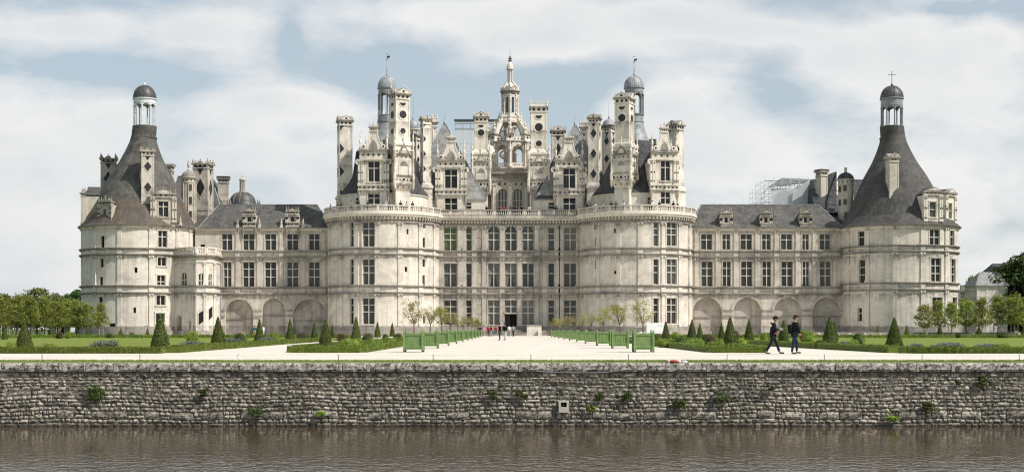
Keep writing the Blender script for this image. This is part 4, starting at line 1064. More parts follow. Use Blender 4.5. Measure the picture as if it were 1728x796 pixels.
# keep roof terrace
mb = MB([]); box(mb, flat(0, 240), -22, 21.5, 21.02, 21.12, -44, -.0, 'trim'); 
for T in (K1, K2): lathe(mb, T[0], T[1], [(T[2]+.2, 21.0), (T[2]+.2, 21.1)], 48, 'trim')
mb.build('terrace_floor', castle)

# ------------------------------------------------------------------- projecting stair pavilion (oratory) left
def oratory():
    P = [(X(295.5,234.8), 234.8), (X(327,231.8), 231.8), (X(331.5,231.6), 231.6), (X(347.5,232.1), 232.1), (X(362.5,234.0), 234.0), (X(372,239.9), 240.1)]
    root = None; mb = MB(['stone']); zt = Z(430.5, 231); wins = []
    lv = (7.15, 8.3)
    faces = list(zip(P, P[1:]))
    for i, (a, b) in enumerate(faces):
        L = sqrt((b[0]-a[0])**2+(b[1]-a[1])**2); rot = atan2(b[1]-a[1], b[0]-a[0]); m = flat(a[0], a[1], rot); H = []
        uc = L/2
        if i == 0:
            uq = uc-.1; H.append(dict(u0=uq-.68, u1=uq+.68, z0=Z(483,233), z1=Z(459,233), dep=.25, arch=Z(459,233)-.68)); wins.append((m, uq, Z(483,233), Z(459,233), 1.36, rot, 2, (.45,), .68))
            H.append(dict(u0=.35, u1=1.75, z0=.6, z1=Z(531,233), dep=.7, arch=Z(531,233)-.7, back='grime'))
            H.append(dict(u0=L-1.25, u1=L-.75, z0=1.0, z1=Z(541,233), dep=.5, arch=None, back='dark'))
        if i in (2, 3, 4):
            w = .46
            H.append(dict(u0=uc-w, u1=uc+w, z0=Z(483,232), z1=Z(461,232), dep=.25, arch=Z(461,232)-w)); wins.append((m, uc, Z(483,232), Z(461,232), 2*w, rot, 2, (.45,), w))
        wall_grid(mb, m, 0, L, 0, zt, H, 'stone')
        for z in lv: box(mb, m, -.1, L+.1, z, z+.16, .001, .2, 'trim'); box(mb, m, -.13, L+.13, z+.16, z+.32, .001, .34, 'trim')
        box(mb, m, -.1, L+.1, 0, .9, .001, .3, 'grime' if i else 'trim')
        box(mb, m, -.1, L+.1, zt-1.1, zt-.9, .001, .15, 'orn'); box(mb, m, -.15, L+.15, zt-.3, zt-.05, .001, .3, 'trim'); box(mb, m, -.2, L+.2, zt-.05, zt+.2, .001, .5, 'grime')
        for u in ((.25, L-.25) if i in (0, 1) else (L-.2,)):
            pil(mb, m, u, .95, 7.1, .42, .14); pil(mb, m, u, 8.65, zt-1.1, .42, .14)
        if i in (2, 3, 4):      # slanting stair lights
            z0 = 2.35+.75*(i-2); hw = .46 if i < 4 else .3
            poly(mb, m, [(uc-hw, z0-.55), (uc+hw, z0+.2), (uc+hw, z0+2.1), (uc-hw, z0+1.45)], .004, .012, 'dark')
            bar(mb, m(uc-hw-.1, z0-.7, .05), m(uc+hw+.1, z0+.1, .05), .06, 'orn'); bar(mb, m(uc-hw-.1, z0+1.5, .05), m(uc+hw+.1, z0+2.2, .05), .1, 'orn')
            bar(mb, m(uc-hw-.05, z0-.6, .05), m(uc-hw-.05, z0+1.5, .05), .08, 'orn'); bar(mb, m(uc+hw+.05, z0+.1, .05), m(uc+hw+.05, z0+2.1, .05), .08, 'orn')
    k = len(P); mb.add([(x, y, zt+.2) for x, y in P]+[(X(330,240), 241, zt+.2)], [tuple(range(k+1))], 'trim')
    o = mb.build('stair_pavilion', castle)
    for (m, uc, z0, z1, w, rot, c, r, ar) in wins: put_window(o, m, uc, z0, z1, w, .25, rot, c, r, 'g_dark', ar)
    b = MB([])
    for (a, c) in faces:
        L = sqrt((c[0]-a[0])**2+(c[1]-a[1])**2); m = flat(a[0], a[1], atan2(c[1]-a[1], c[0]-a[0])); balustrade(b, m, 0, L, zt+.2, zt+1.45, 'orn', .3, 2.4, d=.12)
    b.build('balustrade', o)
    d = MB([]); x = X(372.8, 239.6); bar(d, (x, 239.4, 0), (x, 239.4, 14.2), .09, 'lead', 8); d.build('drainpipe', o)
oratory()

# ------------------------------------------------------------------- entrance steps
mb = MB([]); Ys = 240
m = flat(0, 239.6)
for k in range(6): box(mb, m, X(806,236)-.2*0, X(889,236), .17*k, .17*(k+1), 0, 3.6-.45*k, 'trim')
box(mb, m, X(770,236), X(806,236)-.02, 0, .75, 0, 1.6, 'trim'); box(mb, m, X(889,236)+.02, X(914,236), 0, 1.75, 0, 2.6, 'orn'); box(mb, m, X(914,236)+.02, X(934,236), 0, .95, 0, 2.4, 'trim')
box(mb, m, X(889,236)+.02-.1, X(914,236)+.1, 1.752, 1.9, -.1, 2.7, 'trim'); box(mb, m, X(908,236), X(913,236), 0, 1.1, 2.6, 3.3, 'orn')
mb.build('entrance_steps', castle)

# ------------------------------------------------------------------- scaffolds
M['tube'] = simple('scaffold_tube', (.72, .73, .74), .4, .08, 2, .5, .4)
M['tarp_blue'] = simple('scaffold_roofing', (.20,.225,.245), .5, .1, 1)
M['tarp'] = simple('scaffold_tarpaulin', (.15, .165, .145), .6, .2, 1)
M['deck'] = simple('scaffold_deck', (.55, .56, .56), .7, .2, 2)
m_, nt_, b_ = newmat('scaffold_netting'); b_.inputs['Base Color'].default_value = (.75,.77,.78,1); b_.inputs['Alpha'].default_value = .5; M['net'] = m_
def scaffold(x0, x1, y0, y1, z0, levels, dz, nx, ny, roof=None, label=''):
    r = empty('scaffolding', ((x0+x1)/2, (y0+y1)/2, z0)); tag(r, label, 'scaffolding')
    mb = MB([]); xs = [x0+(x1-x0)*i/nx for i in range(nx+1)]; ys = [y0+(y1-y0)*i/ny for i in range(ny+1)]; zt = z0+levels*dz
    for x in xs:
        for y in ys: bar(mb, (x, y, z0), (x, y, zt+.6), .045, 'tube')
    for k in range(levels+1):
        z = z0+k*dz
        for dzz in (0, 1.0):
            if k == levels and dzz: break
            for y in ys: bar(mb, (x0, y, z+dzz), (x1, y, z+dzz), .035, 'tube')
            for x in xs: bar(mb, (x, y0, z+dzz), (x, y1, z+dzz), .035, 'tube')
        if k < levels:
            for i in range(nx):
                if (i+k) % 2 == 0: bar(mb, (xs[i], y0, z), (xs[i+1], y0, z+dz), .035, 'tube')
    mb.build('tube_frame', r)
    d = MB([])
    for k in range(1, levels+1, 2): box(d, flat(0, 0), x0, x1, z0+k*dz-.08, z0+k*dz-.04, -y0-.6, -y0-.02, 'deck')
    d.build('deck', r)
    return r
s1 = scaffold(X(768,286), X(845,286), 286, 292, 21.2, 11, 2.1, 6, 2, label='grey scaffolding tower rising behind the tall carved chimneys left of the central lantern')
n = MB([]); box(n, flat(0, 0), X(767,285), X(846,285), Z(217,286)-5.5, Z(217,286), -285.9, -285.87, 'net'); n.build('netting', s1)
n = MB([]); box(n, flat(0, 0), X(766,285), X(846,285), Z(203,286), Z(202.4,286), -288.5, -285, 'tarp_blue'); n.build('roof_sheet', s1)
s2 = scaffold(X(1291,258), X(1364,258), 258, 268, 19, 5, 2.05, 5, 2, label='white scaffolding cage wrapped around a dome behind the right wing roof')
n = MB([]); Y = 257.5
n.add([(X(1294,Y),Y,Z(317,Y)),(X(1367,Y),Y,Z(308,Y)),(X(1371,268),268,Z(303,268)),(X(1319,268),268,Z(300.5,268)),(X(1294,Y),Y,Z(317,Y)+.06),(X(1367,Y),Y,Z(308,Y)+.06),(X(1371,268),268,Z(303,268)+.06),(X(1319,268),268,Z(300.5,268)+.06)], [(3,2,1,0),(4,5,6,7),(0,1,5,4),(2,3,7,6),(1,2,6,5),(3,0,4,7)], 'tarp'); n.build('roof_sheet', s2)
n = MB([]); box(n, flat(0, 257.8), X(1300,257.8), X(1345,257.8), 19.2, Z(318,257.8), -.03, 0, 'net'); n.build('netting', s2)
n = MB([]); poly(n, flat(0, 257.4), [(X(1336,Y), Z(345,Y)), (X(1366,Y), Z(345,Y)), (X(1366,Y), Z(303,Y)), (X(1338,Y), Z(322,Y))], 0, .03, 'net'); n.build('netting', s2)
s3 = scaffold(X(1270,258), X(1290,258), 258, 261, 19, 4, 2.0, 2, 1, label='lower open scaffolding bay with a railed deck beside the scaffolded dome')
# =================================================================== GROUND, CANAL
def groundmat(name, c1, c2, s1, s2, bm=.3, spec=.1):
    m, nt, b = newmat(name); g = N(nt, 'ShaderNodeNewGeometry').outputs['Position']
    f = noise(nt, g, s1, 8, .75); f2 = noise(nt, g, s2, 5, .6)
    col = mix(nt, ramp(nt, f, .3, .7), c1, c2); col = mix(nt, mathn(nt, 'MULTIPLY', ramp(nt, f2, .35, .75), .5), col, tuple(c*.74 for c in c1))
    nt.links.new(col, b.inputs['Base Color']); b.inputs['Roughness'].default_value = .95; b.inputs['Specular IOR Level'].default_value = spec
    bump(nt, b, f, bm, .01); return m
M['gravel'] = groundmat('gravel', (.52,.47,.40), (.74,.68,.59), 12.0, .45)
M['lawn'] = groundmat('mown_grass', (.13,.165,.03), (.20,.235,.05), 2.2, .12)
M['earth'] = groundmat('meadow', (.06,.085,.025), (.10,.12,.04), 1.0, .05)
M['soil'] = groundmat('border_soil', (.10,.085,.05), (.12,.14,.05), 3.0, .5)
def sheet(name, pts, z, mat, kind='structure'):
    mb = MB([]); mb.add([(x, y, z) for x, y in pts], [tuple(range(len(pts)))], mat); o = mb.build(name, uv=False); tag(o, kind=kind); return o
mb = MB([]); 
mb.add([(-3000,46.9,-.012),(3000,46.9,-.012),(3000,6000,-.012),(-3000,6000,-.012)], [(0,1,2,3)], 'earth')
mb.add([(-3000,-800,-.9),(3000,-800,-.9),(3000,13,-.9),(-3000,13,-.9),(3000,19.5,-2.6),(-3000,19.5,-2.6)], [(0,1,2,3),(3,2,4,5)], 'earth')
mb.add([(-3000,19.4,-3.6),(3000,19.4,-3.6),(3000,47.2,-3.6),(-3000,47.2,-3.6)], [(0,1,2,3)], 'soil')
tag(mb.build('ground', uv=False), kind='structure')
sheet('gravel_path', [(-70,48.3),(70,48.3),(70,64.6),(19,64.6),(17,120),(17,182),(60,182),(60,214),(-60,214),(-60,182),(-17.5,182),(-17.5,120),(-17,64.6),(-70,64.6)], -.006, 'gravel')
sheet('gravel_forecourt', [(-60,214.01),(60,214.01),(60,239),(-60,239)], -.005, 'gravel')
for x0, x1, x2 in ((-95, -17.6, -18.9), (95, 18.9, 17.2)):
    sheet('lawn', [(x0, 67.5), (x1, 67.5), (x2, 178), (x0, 178)], .012, 'lawn')
sheet('bed_soil', [(-10.6,67.2),(-7.7,67.2),(-7.7,186),(-10.6,186)], .01, 'soil'); sheet('bed_soil', [(10.1,67.2),(12.2,67.2),(12.2,186),(10.1,186)], .01, 'soil')
# canal water
m, nt, b = newmat('canal_water'); M['water'] = m
g = N(nt, 'ShaderNodeNewGeometry').outputs['Position']
h1 = noise(nt, mapping(nt, g, (2.6, 2.2, 1)), 1.0, 1.5, .5, .5); h2 = noise(nt, mapping(nt, g, (6.5, 5.0, 1)), 1.0, 1, .5, .3); h3 = noise(nt, mapping(nt, g, (.10, .28, 1)), 1.0, 2)
# breeze roughens the water away from the wall
sp = N(nt, 'ShaderNodeSeparateXYZ'); nt.links.new(g, sp.inputs[0]); br_ = N(nt, 'ShaderNodeMapRange'); nt.links.new(mathn(nt, 'ADD', sp.outputs['Y'], mathn(nt, 'MULTIPLY', h3, 5.0)), br_.inputs['Value'])
br_.inputs['From Min'].default_value = 45; br_.inputs['From Max'].default_value = 35; br_.inputs['To Min'].default_value = .22; br_.inputs['To Max'].default_value = 1.0
hh = mathn(nt, 'ADD', mathn(nt, 'MULTIPLY', h1, .8), mathn(nt, 'MULTIPLY', h2, .3))
bn = N(nt, 'ShaderNodeBump'); bn.inputs['Distance'].default_value = .20; nt.links.new(hh, bn.inputs['Height']); nt.links.new(mathn(nt, 'MULTIPLY', br_.outputs[0], .30), bn.inputs['Strength'])
nt.links.new(bn.outputs['Normal'], b.inputs['Normal'])
b.inputs['Base Color'].default_value = (.062,.044,.026,1); b.inputs['Roughness'].default_value = .03; b.inputs['IOR'].default_value = 1.33; b.inputs['Specular IOR Level'].default_value = .5
WZ = -2.17
mb = MB([]); mb.add([(-1500,17,WZ),(1500,17,WZ),(1500,47.0,WZ),(-1500,47.0,WZ)], [(0,1,2,3)], 'water'); tag(mb.build('canal_water', uv=False), kind='structure')

# retaining wall of the terrace : every stone is modelled, one wall
def wallstone_mat(name, c1, c2, spots=.5, dark=.6, top=.42):
    m, nt, b = newmat(name); geo = N(nt, 'ShaderNodeNewGeometry'); g = geo.outputs['Position']; rp = geo.outputs['Random Per Island']
    col = mix(nt, rp, c1, c2)
    big = ramp(nt, noise(nt, g, .35, 5, .65, .5), .38, .62); col = mix(nt, mathn(nt, 'MULTIPLY', big, .5), col, tuple(c*.62 for c in c1))
    n1 = noise(nt, g, 7.0, 8, .8, .4); col = mix(nt, mathn(nt, 'MULTIPLY', ramp(nt, n1, .475, .545), dark), col, (.035,.033,.03))
    n2 = noise(nt, mapping(nt, g, (1,1,1), (9,3,5)), 6.0, 7, .8, .3); col = mix(nt, mathn(nt, 'MULTIPLY', ramp(nt, n2, .53, .59), spots), col, (.62,.60,.55))
    n4 = noise(nt, mapping(nt, g, (1,1,1), (3,3,15)), 1.1, 6, .75); col = mix(nt, mathn(nt, 'MULTIPLY', ramp(nt, n4, .60, .72), .5), col, (.13,.12,.05))
    n3 = ramp(nt, noise(nt, mapping(nt, g, (1.6,1.6,.5), (4,4,4)), 1.0, 6, .75, .3), .42, .60)
    sp = N(nt, 'ShaderNodeSeparateXYZ'); nt.links.new(g, sp.inputs[0]); mr = N(nt, 'ShaderNodeMapRange'); nt.links.new(sp.outputs['Z'], mr.inputs['Value'])
    mr.inputs['From Min'].default_value = -1.3; mr.inputs['From Max'].default_value = -.1; mr.inputs['To Min'].default_value = .0; mr.inputs['To Max'].default_value = top
    col = mix(nt, mathn(nt, 'MULTIPLY', n3, mr.outputs[0]), col, (.11,.103,.09))
    wet = N(nt, 'ShaderNodeMapRange'); nt.links.new(sp.outputs['Z'], wet.inputs['Value']); wet.inputs['From Min'].default_value = WZ+.16; wet.inputs['From Max'].default_value = WZ+.05; wet.inputs['To Max'].default_value = .8
    col = mix(nt, wet.outputs[0], col, (.025,.022,.016))
    nt.links.new(col, b.inputs['Base Color']); b.inputs['Roughness'].default_value = .93; b.inputs['Specular IOR Level'].default_value = .15
    bump(nt, b, mathn(nt, 'ADD', n1, n2), .8, .03); return m
M['rubble'] = wallstone_mat('rubble_stone', (.27,.232,.178), (.62,.545,.435), .5, .88)
M['coping'] = wallstone_mat('coping_stone', (.50,.455,.38), (.60,.55,.465), .6, .92, top=0)
M['coping_pale'] = wallstone_mat('coping_washed', (.40,.38,.33), (.46,.44,.385), .4, .35, top=0)
M['mortar_pale'] = wallstone_mat('old_lime_mortar', (.24,.208,.165), (.24,.208,.165), .35, .7)
M['mortar'] = simple('wall_core', (.12,.11,.095), .95, .3, 6, .1)
def stone_block(mb, x0, x1, z0, z1, d, mat, y=46.5, rough=.34, nx=5, nz=4):
    vs = []; w = (x1-x0)/2; h = (z1-z0)/2; cx = (x0+x1)/2; cz = (z0+z1)/2; rr = min(w, h)*rough
    sk = rnd.uniform(-.06, .06); sk2 = rnd.uniform(-.08, .08)
    for j in range(nz):
        for i in range(nx):
            s = -1+2*i/(nx-1); t = -1+2*j/(nz-1)
            ex = abs(s)**3; et = abs(t)**3
            px = cx+s*(w-rr*.55*et*ex)+sk*t*h+rnd.uniform(-.012, .012); pz = cz+t*(h-rr*.55*ex*et)+sk2*s*h*.5+rnd.uniform(-.008, .008)
            e = max(abs(s), abs(t)); dd = d-(.034 if e > .99 else 0)+rnd.uniform(-.008, .008)
            vs.append((px, y-dd, pz+(.032*sin(px*.83+1.3)+.022*sin(px*2.1+pz*2))*max(0, min(1, (-.42-pz)*3))*max(0, min(1, (pz+2.2)*2.5))))
    fs = [(j*nx+i, j*nx+i+1, (j+1)*nx+i+1, (j+1)*nx+i) for j in range(nz-1) for i in range(nx-1)]
    rim = [i for i in range(nx)]+[j*nx+nx-1 for j in range(1, nz)]+[(nz-1)*nx+i for i in range(nx-2, -1, -1)]+[j*nx for j in range(nz-2, 0, -1)]
    k = len(vs); vs += [(vs[r][0], y+.05, vs[r][2]) for r in rim]
    n = len(rim); fs += [(rim[(i+1) % n], rim[i], k+i, k+(i+1) % n) for i in range(n)]
    mb.add(vs, fs, mat)
def retaining_wall():
    mb = MB([]); XW = 27.0
    m = flat(0, 46.5)
    box(mb, m, -XW, XW, -3.4, -1.2, -.8, -.025, 'mortar'); box(mb, m, -XW, XW, -1.199, -.02, -.8, -.02, 'mortar_pale')
    box(mb, m, -90, -XW-.01, -3.4, -.28, -.8, .0, 'rubble'); box(mb, m, XW+.01, 90, -3.4, -.28, -.8, .0, 'rubble')
    z = -2.5; rows = []
    while z < -.42:
        big = abs(z+1.86) < .07
        h = .27 if big else rnd.uniform(.085, .185)
        if z+h > -.36: h = -.31-z
        rows.append((z, z+h, big)); z += h
    for (z0, z1, big) in rows:
        x = -XW
        while x < XW:
            if big and rnd.random() < .30:
                w = rnd.uniform(.45, .85); stone_block(mb, x+.012, x+w-.012, z0+.01, z1-.01, .035, 'rubble', rough=.2)
            elif big:
                w = rnd.uniform(.16, .40); zm = z0+rnd.uniform(.11, .16)
                xx = x
                stone_block(mb, x+.012, x+w-.012, z0+.01, zm-.008, rnd.uniform(.0,.022), 'rubble'); k = rnd.uniform(.35,.65)*w
                stone_block(mb, x+.012, x+k-.01, zm+.008, z1-.01, rnd.uniform(.0,.022), 'rubble'); stone_block(mb, x+k+.008, x+w-.012, zm+.008, z1-.01, rnd.uniform(.0,.022), 'rubble')
            else:
                hh = z1-z0; w = rnd.uniform(.8, 2.6)*hh if rnd.random() < .9 else rnd.uniform(.35, .65)
                top = z0 > -.85
                j = rnd.uniform(-.012, .012)
                stone_block(mb, x+.010, x+w-.010, z0+.008+j, z1-.008+j, rnd.uniform(-.008,.022) if z0 > -1.2 else rnd.uniform(0,.024), 'rubble')
            x += w
    # coping
    x = -90
    while x < 90:
        w = rnd.uniform(.55, 1.35)
        if abs(x) < 28: stone_block(mb, x+.012, x+w-.012, -.295, -.004, .09+rnd.uniform(-.01,.01), 'coping', rough=.12, nx=8, nz=5); (box(mb, m, x-rnd.uniform(.02,.10), x+.05, -.29, -.03, 0, .088+rnd.uniform(-.01,.008), 'coping_pale') if rnd.random() < .5 else None)
        else: box(mb, m, x+.01, x+w-.01, -.295, -.004, 0, .09, 'coping')
        box(mb, m, x+.012, x+w-.012, -.27, .0, -.62, .05, 'coping')
        x += w
    o = mb.build('retaining_wall', uv=False)
    tag(o, 'long lichen-stained rubble stone wall with a coping rising straight from the canal', 'wall')
    s_ = MB([]); xs = X(951.5, 46.3); zs = Z(686, 46.3)
    box(s_, m, xs-.17, xs+.17, zs-.19, zs-.01, -.02, .2, 'plain'); box(s_, m, xs-.17, xs-.10, zs-.005, zs+.15, -.02, .17, 'plain'); box(s_, m, xs+.10, xs+.17, zs-.005, zs+.15, -.02, .17, 'plain'); box(s_, m, xs-.098, xs+.098, zs-.005, zs+.13, -.02, .06, 'dark')
    box(s_, m, xs-.17, xs+.17, zs+.152, zs+.2, -.02, .1, 'plain')
    s_.build('water_spout', o)
    c = MB([]); P = [(905, 626), (940, 628), (985, 628.5), (1020, 628), (1041, 625.5), (1052, 624)]
    for p, q in zip(P, P[1:]): bar(c, (X(p[0],46.3), 46.34, Z(p[1],46.3)), (X(q[0],46.3), 46.34, Z(q[1],46.3)), .013, 'lead', 5)
    tag(c.build('cable', uv=False), 'thin pale cable slung just under the coping of the canal wall', 'cable')
retaining_wall()

# =================================================================== VEGETATION
def leafmat(name, c1, c2, trans=.25, clump=.6, rough=.6):
    m, nt, b = newmat(name); geo = N(nt, 'ShaderNodeNewGeometry'); oc = N(nt, 'ShaderNodeTexCoord').outputs['Object']; info = N(nt, 'ShaderNodeObjectInfo').outputs['Random']
    f = mathn(nt, 'ADD', mathn(nt, 'MULTIPLY', geo.outputs['Random Per Island'], 1-clump), mathn(nt, 'MULTIPLY', ramp(nt, noise(nt, geo.outputs['Position'], 1.3, 4, .6), .3, .7), clump))
    col = mix(nt, f, c1, c2); hs = N(nt, 'ShaderNodeHueSaturation'); nt.links.new(col, hs.inputs['Color'])
    nt.links.new(mathn(nt, 'ADD', .485, mathn(nt, 'MULTIPLY', info, .03)), hs.inputs['Hue']); nt.links.new(mathn(nt, 'ADD', .82, mathn(nt, 'MULTIPLY', info, .36)), hs.inputs['Value'])
    nt.links.new(hs.outputs['Color'], b.inputs['Base Color']); b.inputs['Roughness'].default_value = rough; b.inputs['Specular IOR Level'].default_value = .2
    tr = N(nt, 'ShaderNodeBsdfTranslucent'); nt.links.new(hs.outputs['Color'], tr.inputs['Color']); mx = N(nt, 'ShaderNodeMixShader'); mx.inputs[0].default_value = trans
    nt.links.new(b.outputs[0], mx.inputs[1]); nt.links.new(tr.outputs[0], mx.inputs[2]); nt.links.new(mx.outputs[0], nt.nodes['Material Output'].inputs['Surface']); return m
M['yew'] = leafmat('yew_leaf', (.030,.045,.012), (.14,.16,.035), .1, .35)
M['boxleaf'] = leafmat('box_hedge_leaf', (.05,.08,.012), (.22,.28,.045), .2, .35)
M['bushy'] = leafmat('bright_shrub_leaf', (.12,.18,.02), (.30,.38,.06), .25, .4)
M['bushd'] = leafmat('dark_shrub_leaf', (.035,.055,.014), (.10,.13,.03), .2, .4)
M['russet'] = leafmat('russet_shrub_leaf', (.06,.045,.02), (.13,.11,.045), .2, .4)
M['lime'] = leafmat('lime_leaf', (.11,.14,.025), (.42,.45,.11), .48, .4)
M['bigtree'] = leafmat('woodland_leaf', (.09,.115,.035), (.25,.28,.10), .25, .6)
M['darktree'] = leafmat('dark_tree_leaf', (.028,.055,.014), (.09,.135,.032), .15, .6)
M['citrus'] = leafmat('yellow_green_leaf', (.15,.16,.03), (.46,.43,.09), .3, .4)
M['citrus_dry'] = leafmat('sparse_leaf', (.18,.16,.06), (.44,.41,.17), .3, .4)
M['lavender'] = leafmat('lavender_leaf', (.15,.15,.14), (.27,.25,.29), .2, .4)
M['bark'] = simple('bark', (.13, .11, .085), .9, .2, 6); M['stake'] = simple('pale_stake', (.42,.38,.31), .85, .15, 4)
def leafq(mb, p, s, nrm, mat, n3=False):
    n = Vector(nrm); n.normalize() if n.length > 1e-4 else None
    a = Vector((rnd.uniform(-1,1), rnd.uniform(-1,1), rnd.uniform(-1,1))); t = n.cross(a)
    if t.length < 1e-3: return
    t.normalize(); b = n.cross(t); p = Vector(p); s2 = s*rnd.uniform(.45, .8)
    if n3: vs = [p-t*s-b*s2*.6, p+t*s*.9, p-t*s*.5+b*s2]; mb.add([tuple(v) for v in vs], [(0,1,2)], mat)
    else: vs = [p-t*s, p-b*s2, p+t*s, p+b*s2]; mb.add([tuple(v) for v in vs], [(0,1,2,3)], mat)
def rv(k=1.0): return Vector((rnd.gauss(0,1), rnd.gauss(0,1), rnd.gauss(0,1)))*k
def cone_mesh(n, s, wob, seed):
    mb = MB([]); core = [(.20,.0),(.205,.03),(.16,.25),(.098,.55),(.04,.82),(.006,.95)]
    lathe(mb, 0, 0, core, 14, 'yew')
    for _ in range(n):
        t = 1-sqrt(rnd.random())*1.0; t = t**.92; r = .262*(1-t)**.93+.012; a = rnd.uniform(0, 2*pi); r *= 1+wob*sin(3*a+seed)*.5+rnd.uniform(-.12, .07); z = t*.99+.005
        leafq(mb, (r*cos(a), r*sin(a), z), s*rnd.uniform(.7, 1.2), (cos(a)+rnd.gauss(0,.5), sin(a)+rnd.gauss(0,.5), .35+rnd.gauss(0,.5)), 'yew', True)
    return mb.build('topiary_cone', mesh_only=True, uv=False)
CM = {0: [cone_mesh(3400, .027, .08, i) for i in range(2)], 1: [cone_mesh(1400, .038, .07, i) for i in range(2)], 2: [cone_mesh(600, .042, .06, 5)]}
ORD = 'first second third fourth fifth sixth seventh eighth ninth tenth eleventh twelfth thirteenth fourteenth fifteenth sixteenth seventeenth eighteenth nineteenth twentieth twenty-first twenty-second twenty-third twenty-fourth'.split()
cones_left = [(8,549,572.5,5),(41,539,588.5,14),(86,549,569.5,6),(149,552,569,4),(204,552.5,569,4.5),(249,551.5,567.5,4),(270,528,587,15),(322.5,549.5,560.5,3),(368,533,579,11.5),(425,550,567,4),(438,537,576,8.5),(489.5,537,573,7)]
cones_bed_l = [(530.6,540.5,573,6),(549.5,537,590,12),(561,545,570,4),(587.6,546,564,4),(600.8,532.5,578,9),(610,548,564,4),(629,551,564,3.5),(637,541.5,569,5.5),(645,548,563,3.5),(662,543,567.5,4.5),(683.4,546,562,3.5),(701,544.6,562,3.5),(725.6,545,562,3.5),(735,549.5,561,3),(744.6,550,560.5,3)]
cones_bed_r = [(1000,547,561,3.5),(1011.7,549,560.5,3),(1025.7,548,561,3.5),(1042.8,545,562,4),(1062.6,544,562.5,4),(1086.7,544.5,562.5,3.5),(1091.5,543.5,563.5,4),(1106.7,551.5,565,4.5),(1123.5,540,572.5,7),(1137,548,563.5,4.5),(1151.5,544.6,566,4.5),(1167.5,538,574,8.5),(1181,544,570,5.5),(1217.6,543,571,5.5),(1232,532.5,589,13)]
cones_right = [(1263.7,537,574,8),(1322.5,539,577,9),(1400,532.5,581,12.5),(1407.5,541,574,7),(1481,548.5,567,4),(1509,534,586,14),(1530.4,548,568,5),(1586,546.5,568,5.5),(1652,546.5,569,5.5),(1727,549,568,5)]
def put_cones(lst, where):
    for i, (px, yt, yb, hw) in enumerate(lst):
        Y = GY(yb); h = (yb-yt)/F*Y; r = hw/F*Y; lod = 0 if (yb-yt) > 34 else 1 if (yb-yt) > 19 else 2
        o = bpy.data.objects.new('topiary_cone', rnd.choice(CM[lod])); COL.objects.link(o); o.location = (X(px, Y), Y, 0); o.scale = (r/.25, r/.25, h); o.rotation_euler = (0, 0, rnd.uniform(0, 6.28))
        size = 'tall' if yb-yt > 40 else 'middle-sized' if yb-yt > 24 else 'small'
        tag(o, '%s clipped yew cone, %s from the left %s' % (size, ORD[i], where), 'topiary', 'clipped yew cones of the formal garden')
put_cones(cones_left, 'in the left lawn parterre'); put_cones(cones_bed_l, 'in the bed left of the avenue')
put_cones(cones_bed_r, 'in the bed right of the avenue'); put_cones(cones_right, 'in the right lawn parterre')

def hedge(x0, y0, x1, y1, w, h, per_m, s, label, clump=.34, mat='boxleaf'):
    L = sqrt((x1-x0)**2+(y1-y0)**2); ang = atan2(y1-y0, x1-x0); mb = MB([]); m = flat(x0, y0, ang)
    k = max(2, int(L/.5)); box(mb, m, .05, L-.05, 0, h*.86, -w*.45, w*.45, mat, k)
    for _ in range(int(L*per_m)):
        u = rnd.uniform(0, L); c = abs(sin(pi*u/clump+.7*sin(u*1.7)))**.5
        if rnd.random() < .55:
            v = rnd.uniform(-w/2, w/2); z = h*(.90+.12*c)+rnd.uniform(-.04, .03)-abs(v/w)**4*.3; nn = (rnd.gauss(0,.4), rnd.gauss(0,.4), 1)
            p = m(u, z, v)
        else:
            sd = 1 if rnd.random() < .75 else -1; z = rnd.uniform(.02, h)**1.0; v = sd*(w/2*(.86+.18*c)+rnd.uniform(-.04, .02)); p = m(u, z, v)
            q = m(0, 0, sd); q0 = m(0, 0, 0); nn = (q[0]-q0[0]+rnd.gauss(0,.4), q[1]-q0[1]+rnd.gauss(0,.4), rnd.gauss(.2,.4))
            if c < .45 and rnd.random() < .5: continue
        leafq(mb, p, s*rnd.uniform(.7, 1.3), nn, mat, True)
    o = mb.build('box_hedge', uv=False); tag(o, label, 'hedge', 'clipped box hedges edging the parterres'); return o
hedge(-34, 65.0, -16.6, 65.0, .8, .30, 520, .045, 'low dark green box hedge edging the left lawn along the front gravel path')
hedge(-16.5, 66.2, -18.4, 130, .7, .34, 230, .055, 'low box hedge running back beside the narrow gravel path left of the avenue')
hedge(-10.8, 67.0, -7.4, 67.0, .7, .32, 560, .045, 'short front box hedge closing the planted bed left of the green planters')
hedge(-7.5, 67.6, -7.5, 150, .6, .33, 200, .055, 'box hedge running back along the avenue side of the left planted bed')
hedge(-10.9, 67.6, -10.9, 150, .6, .33, 150, .055, 'box hedge on the outer side of the left planted bed beside the narrow path')
hedge(9.8, 67.0, 12.5, 67.0, .7, .32, 560, .045, 'short front box hedge closing the planted bed right of the green planters')
hedge(10.0, 67.6, 10.0, 150, .6, .33, 200, .055, 'box hedge running back along the avenue side of the right planted bed')
hedge(12.4, 67.6, 12.4, 150, .6, .33, 150, .055, 'box hedge on the outer side of the right planted bed')
hedge(18.7, 66.5, 16.4, 130, .7, .34, 230, .055, 'low box hedge running back beside the narrow gravel path behind the two walkers')
hedge(18.6, 65.6, 34, 64.2, .8, .30, 520, .045, 'low scalloped box hedge edging the right lawn along the front gravel path')
hedge(-75, 178, -20, 178, .8, .45, 60, .11, 'far thin box hedge closing the back of the left lawn'); hedge(19, 178, 80, 178, .8, .45, 60, .11, 'far thin box hedge closing the back of the right lawn')

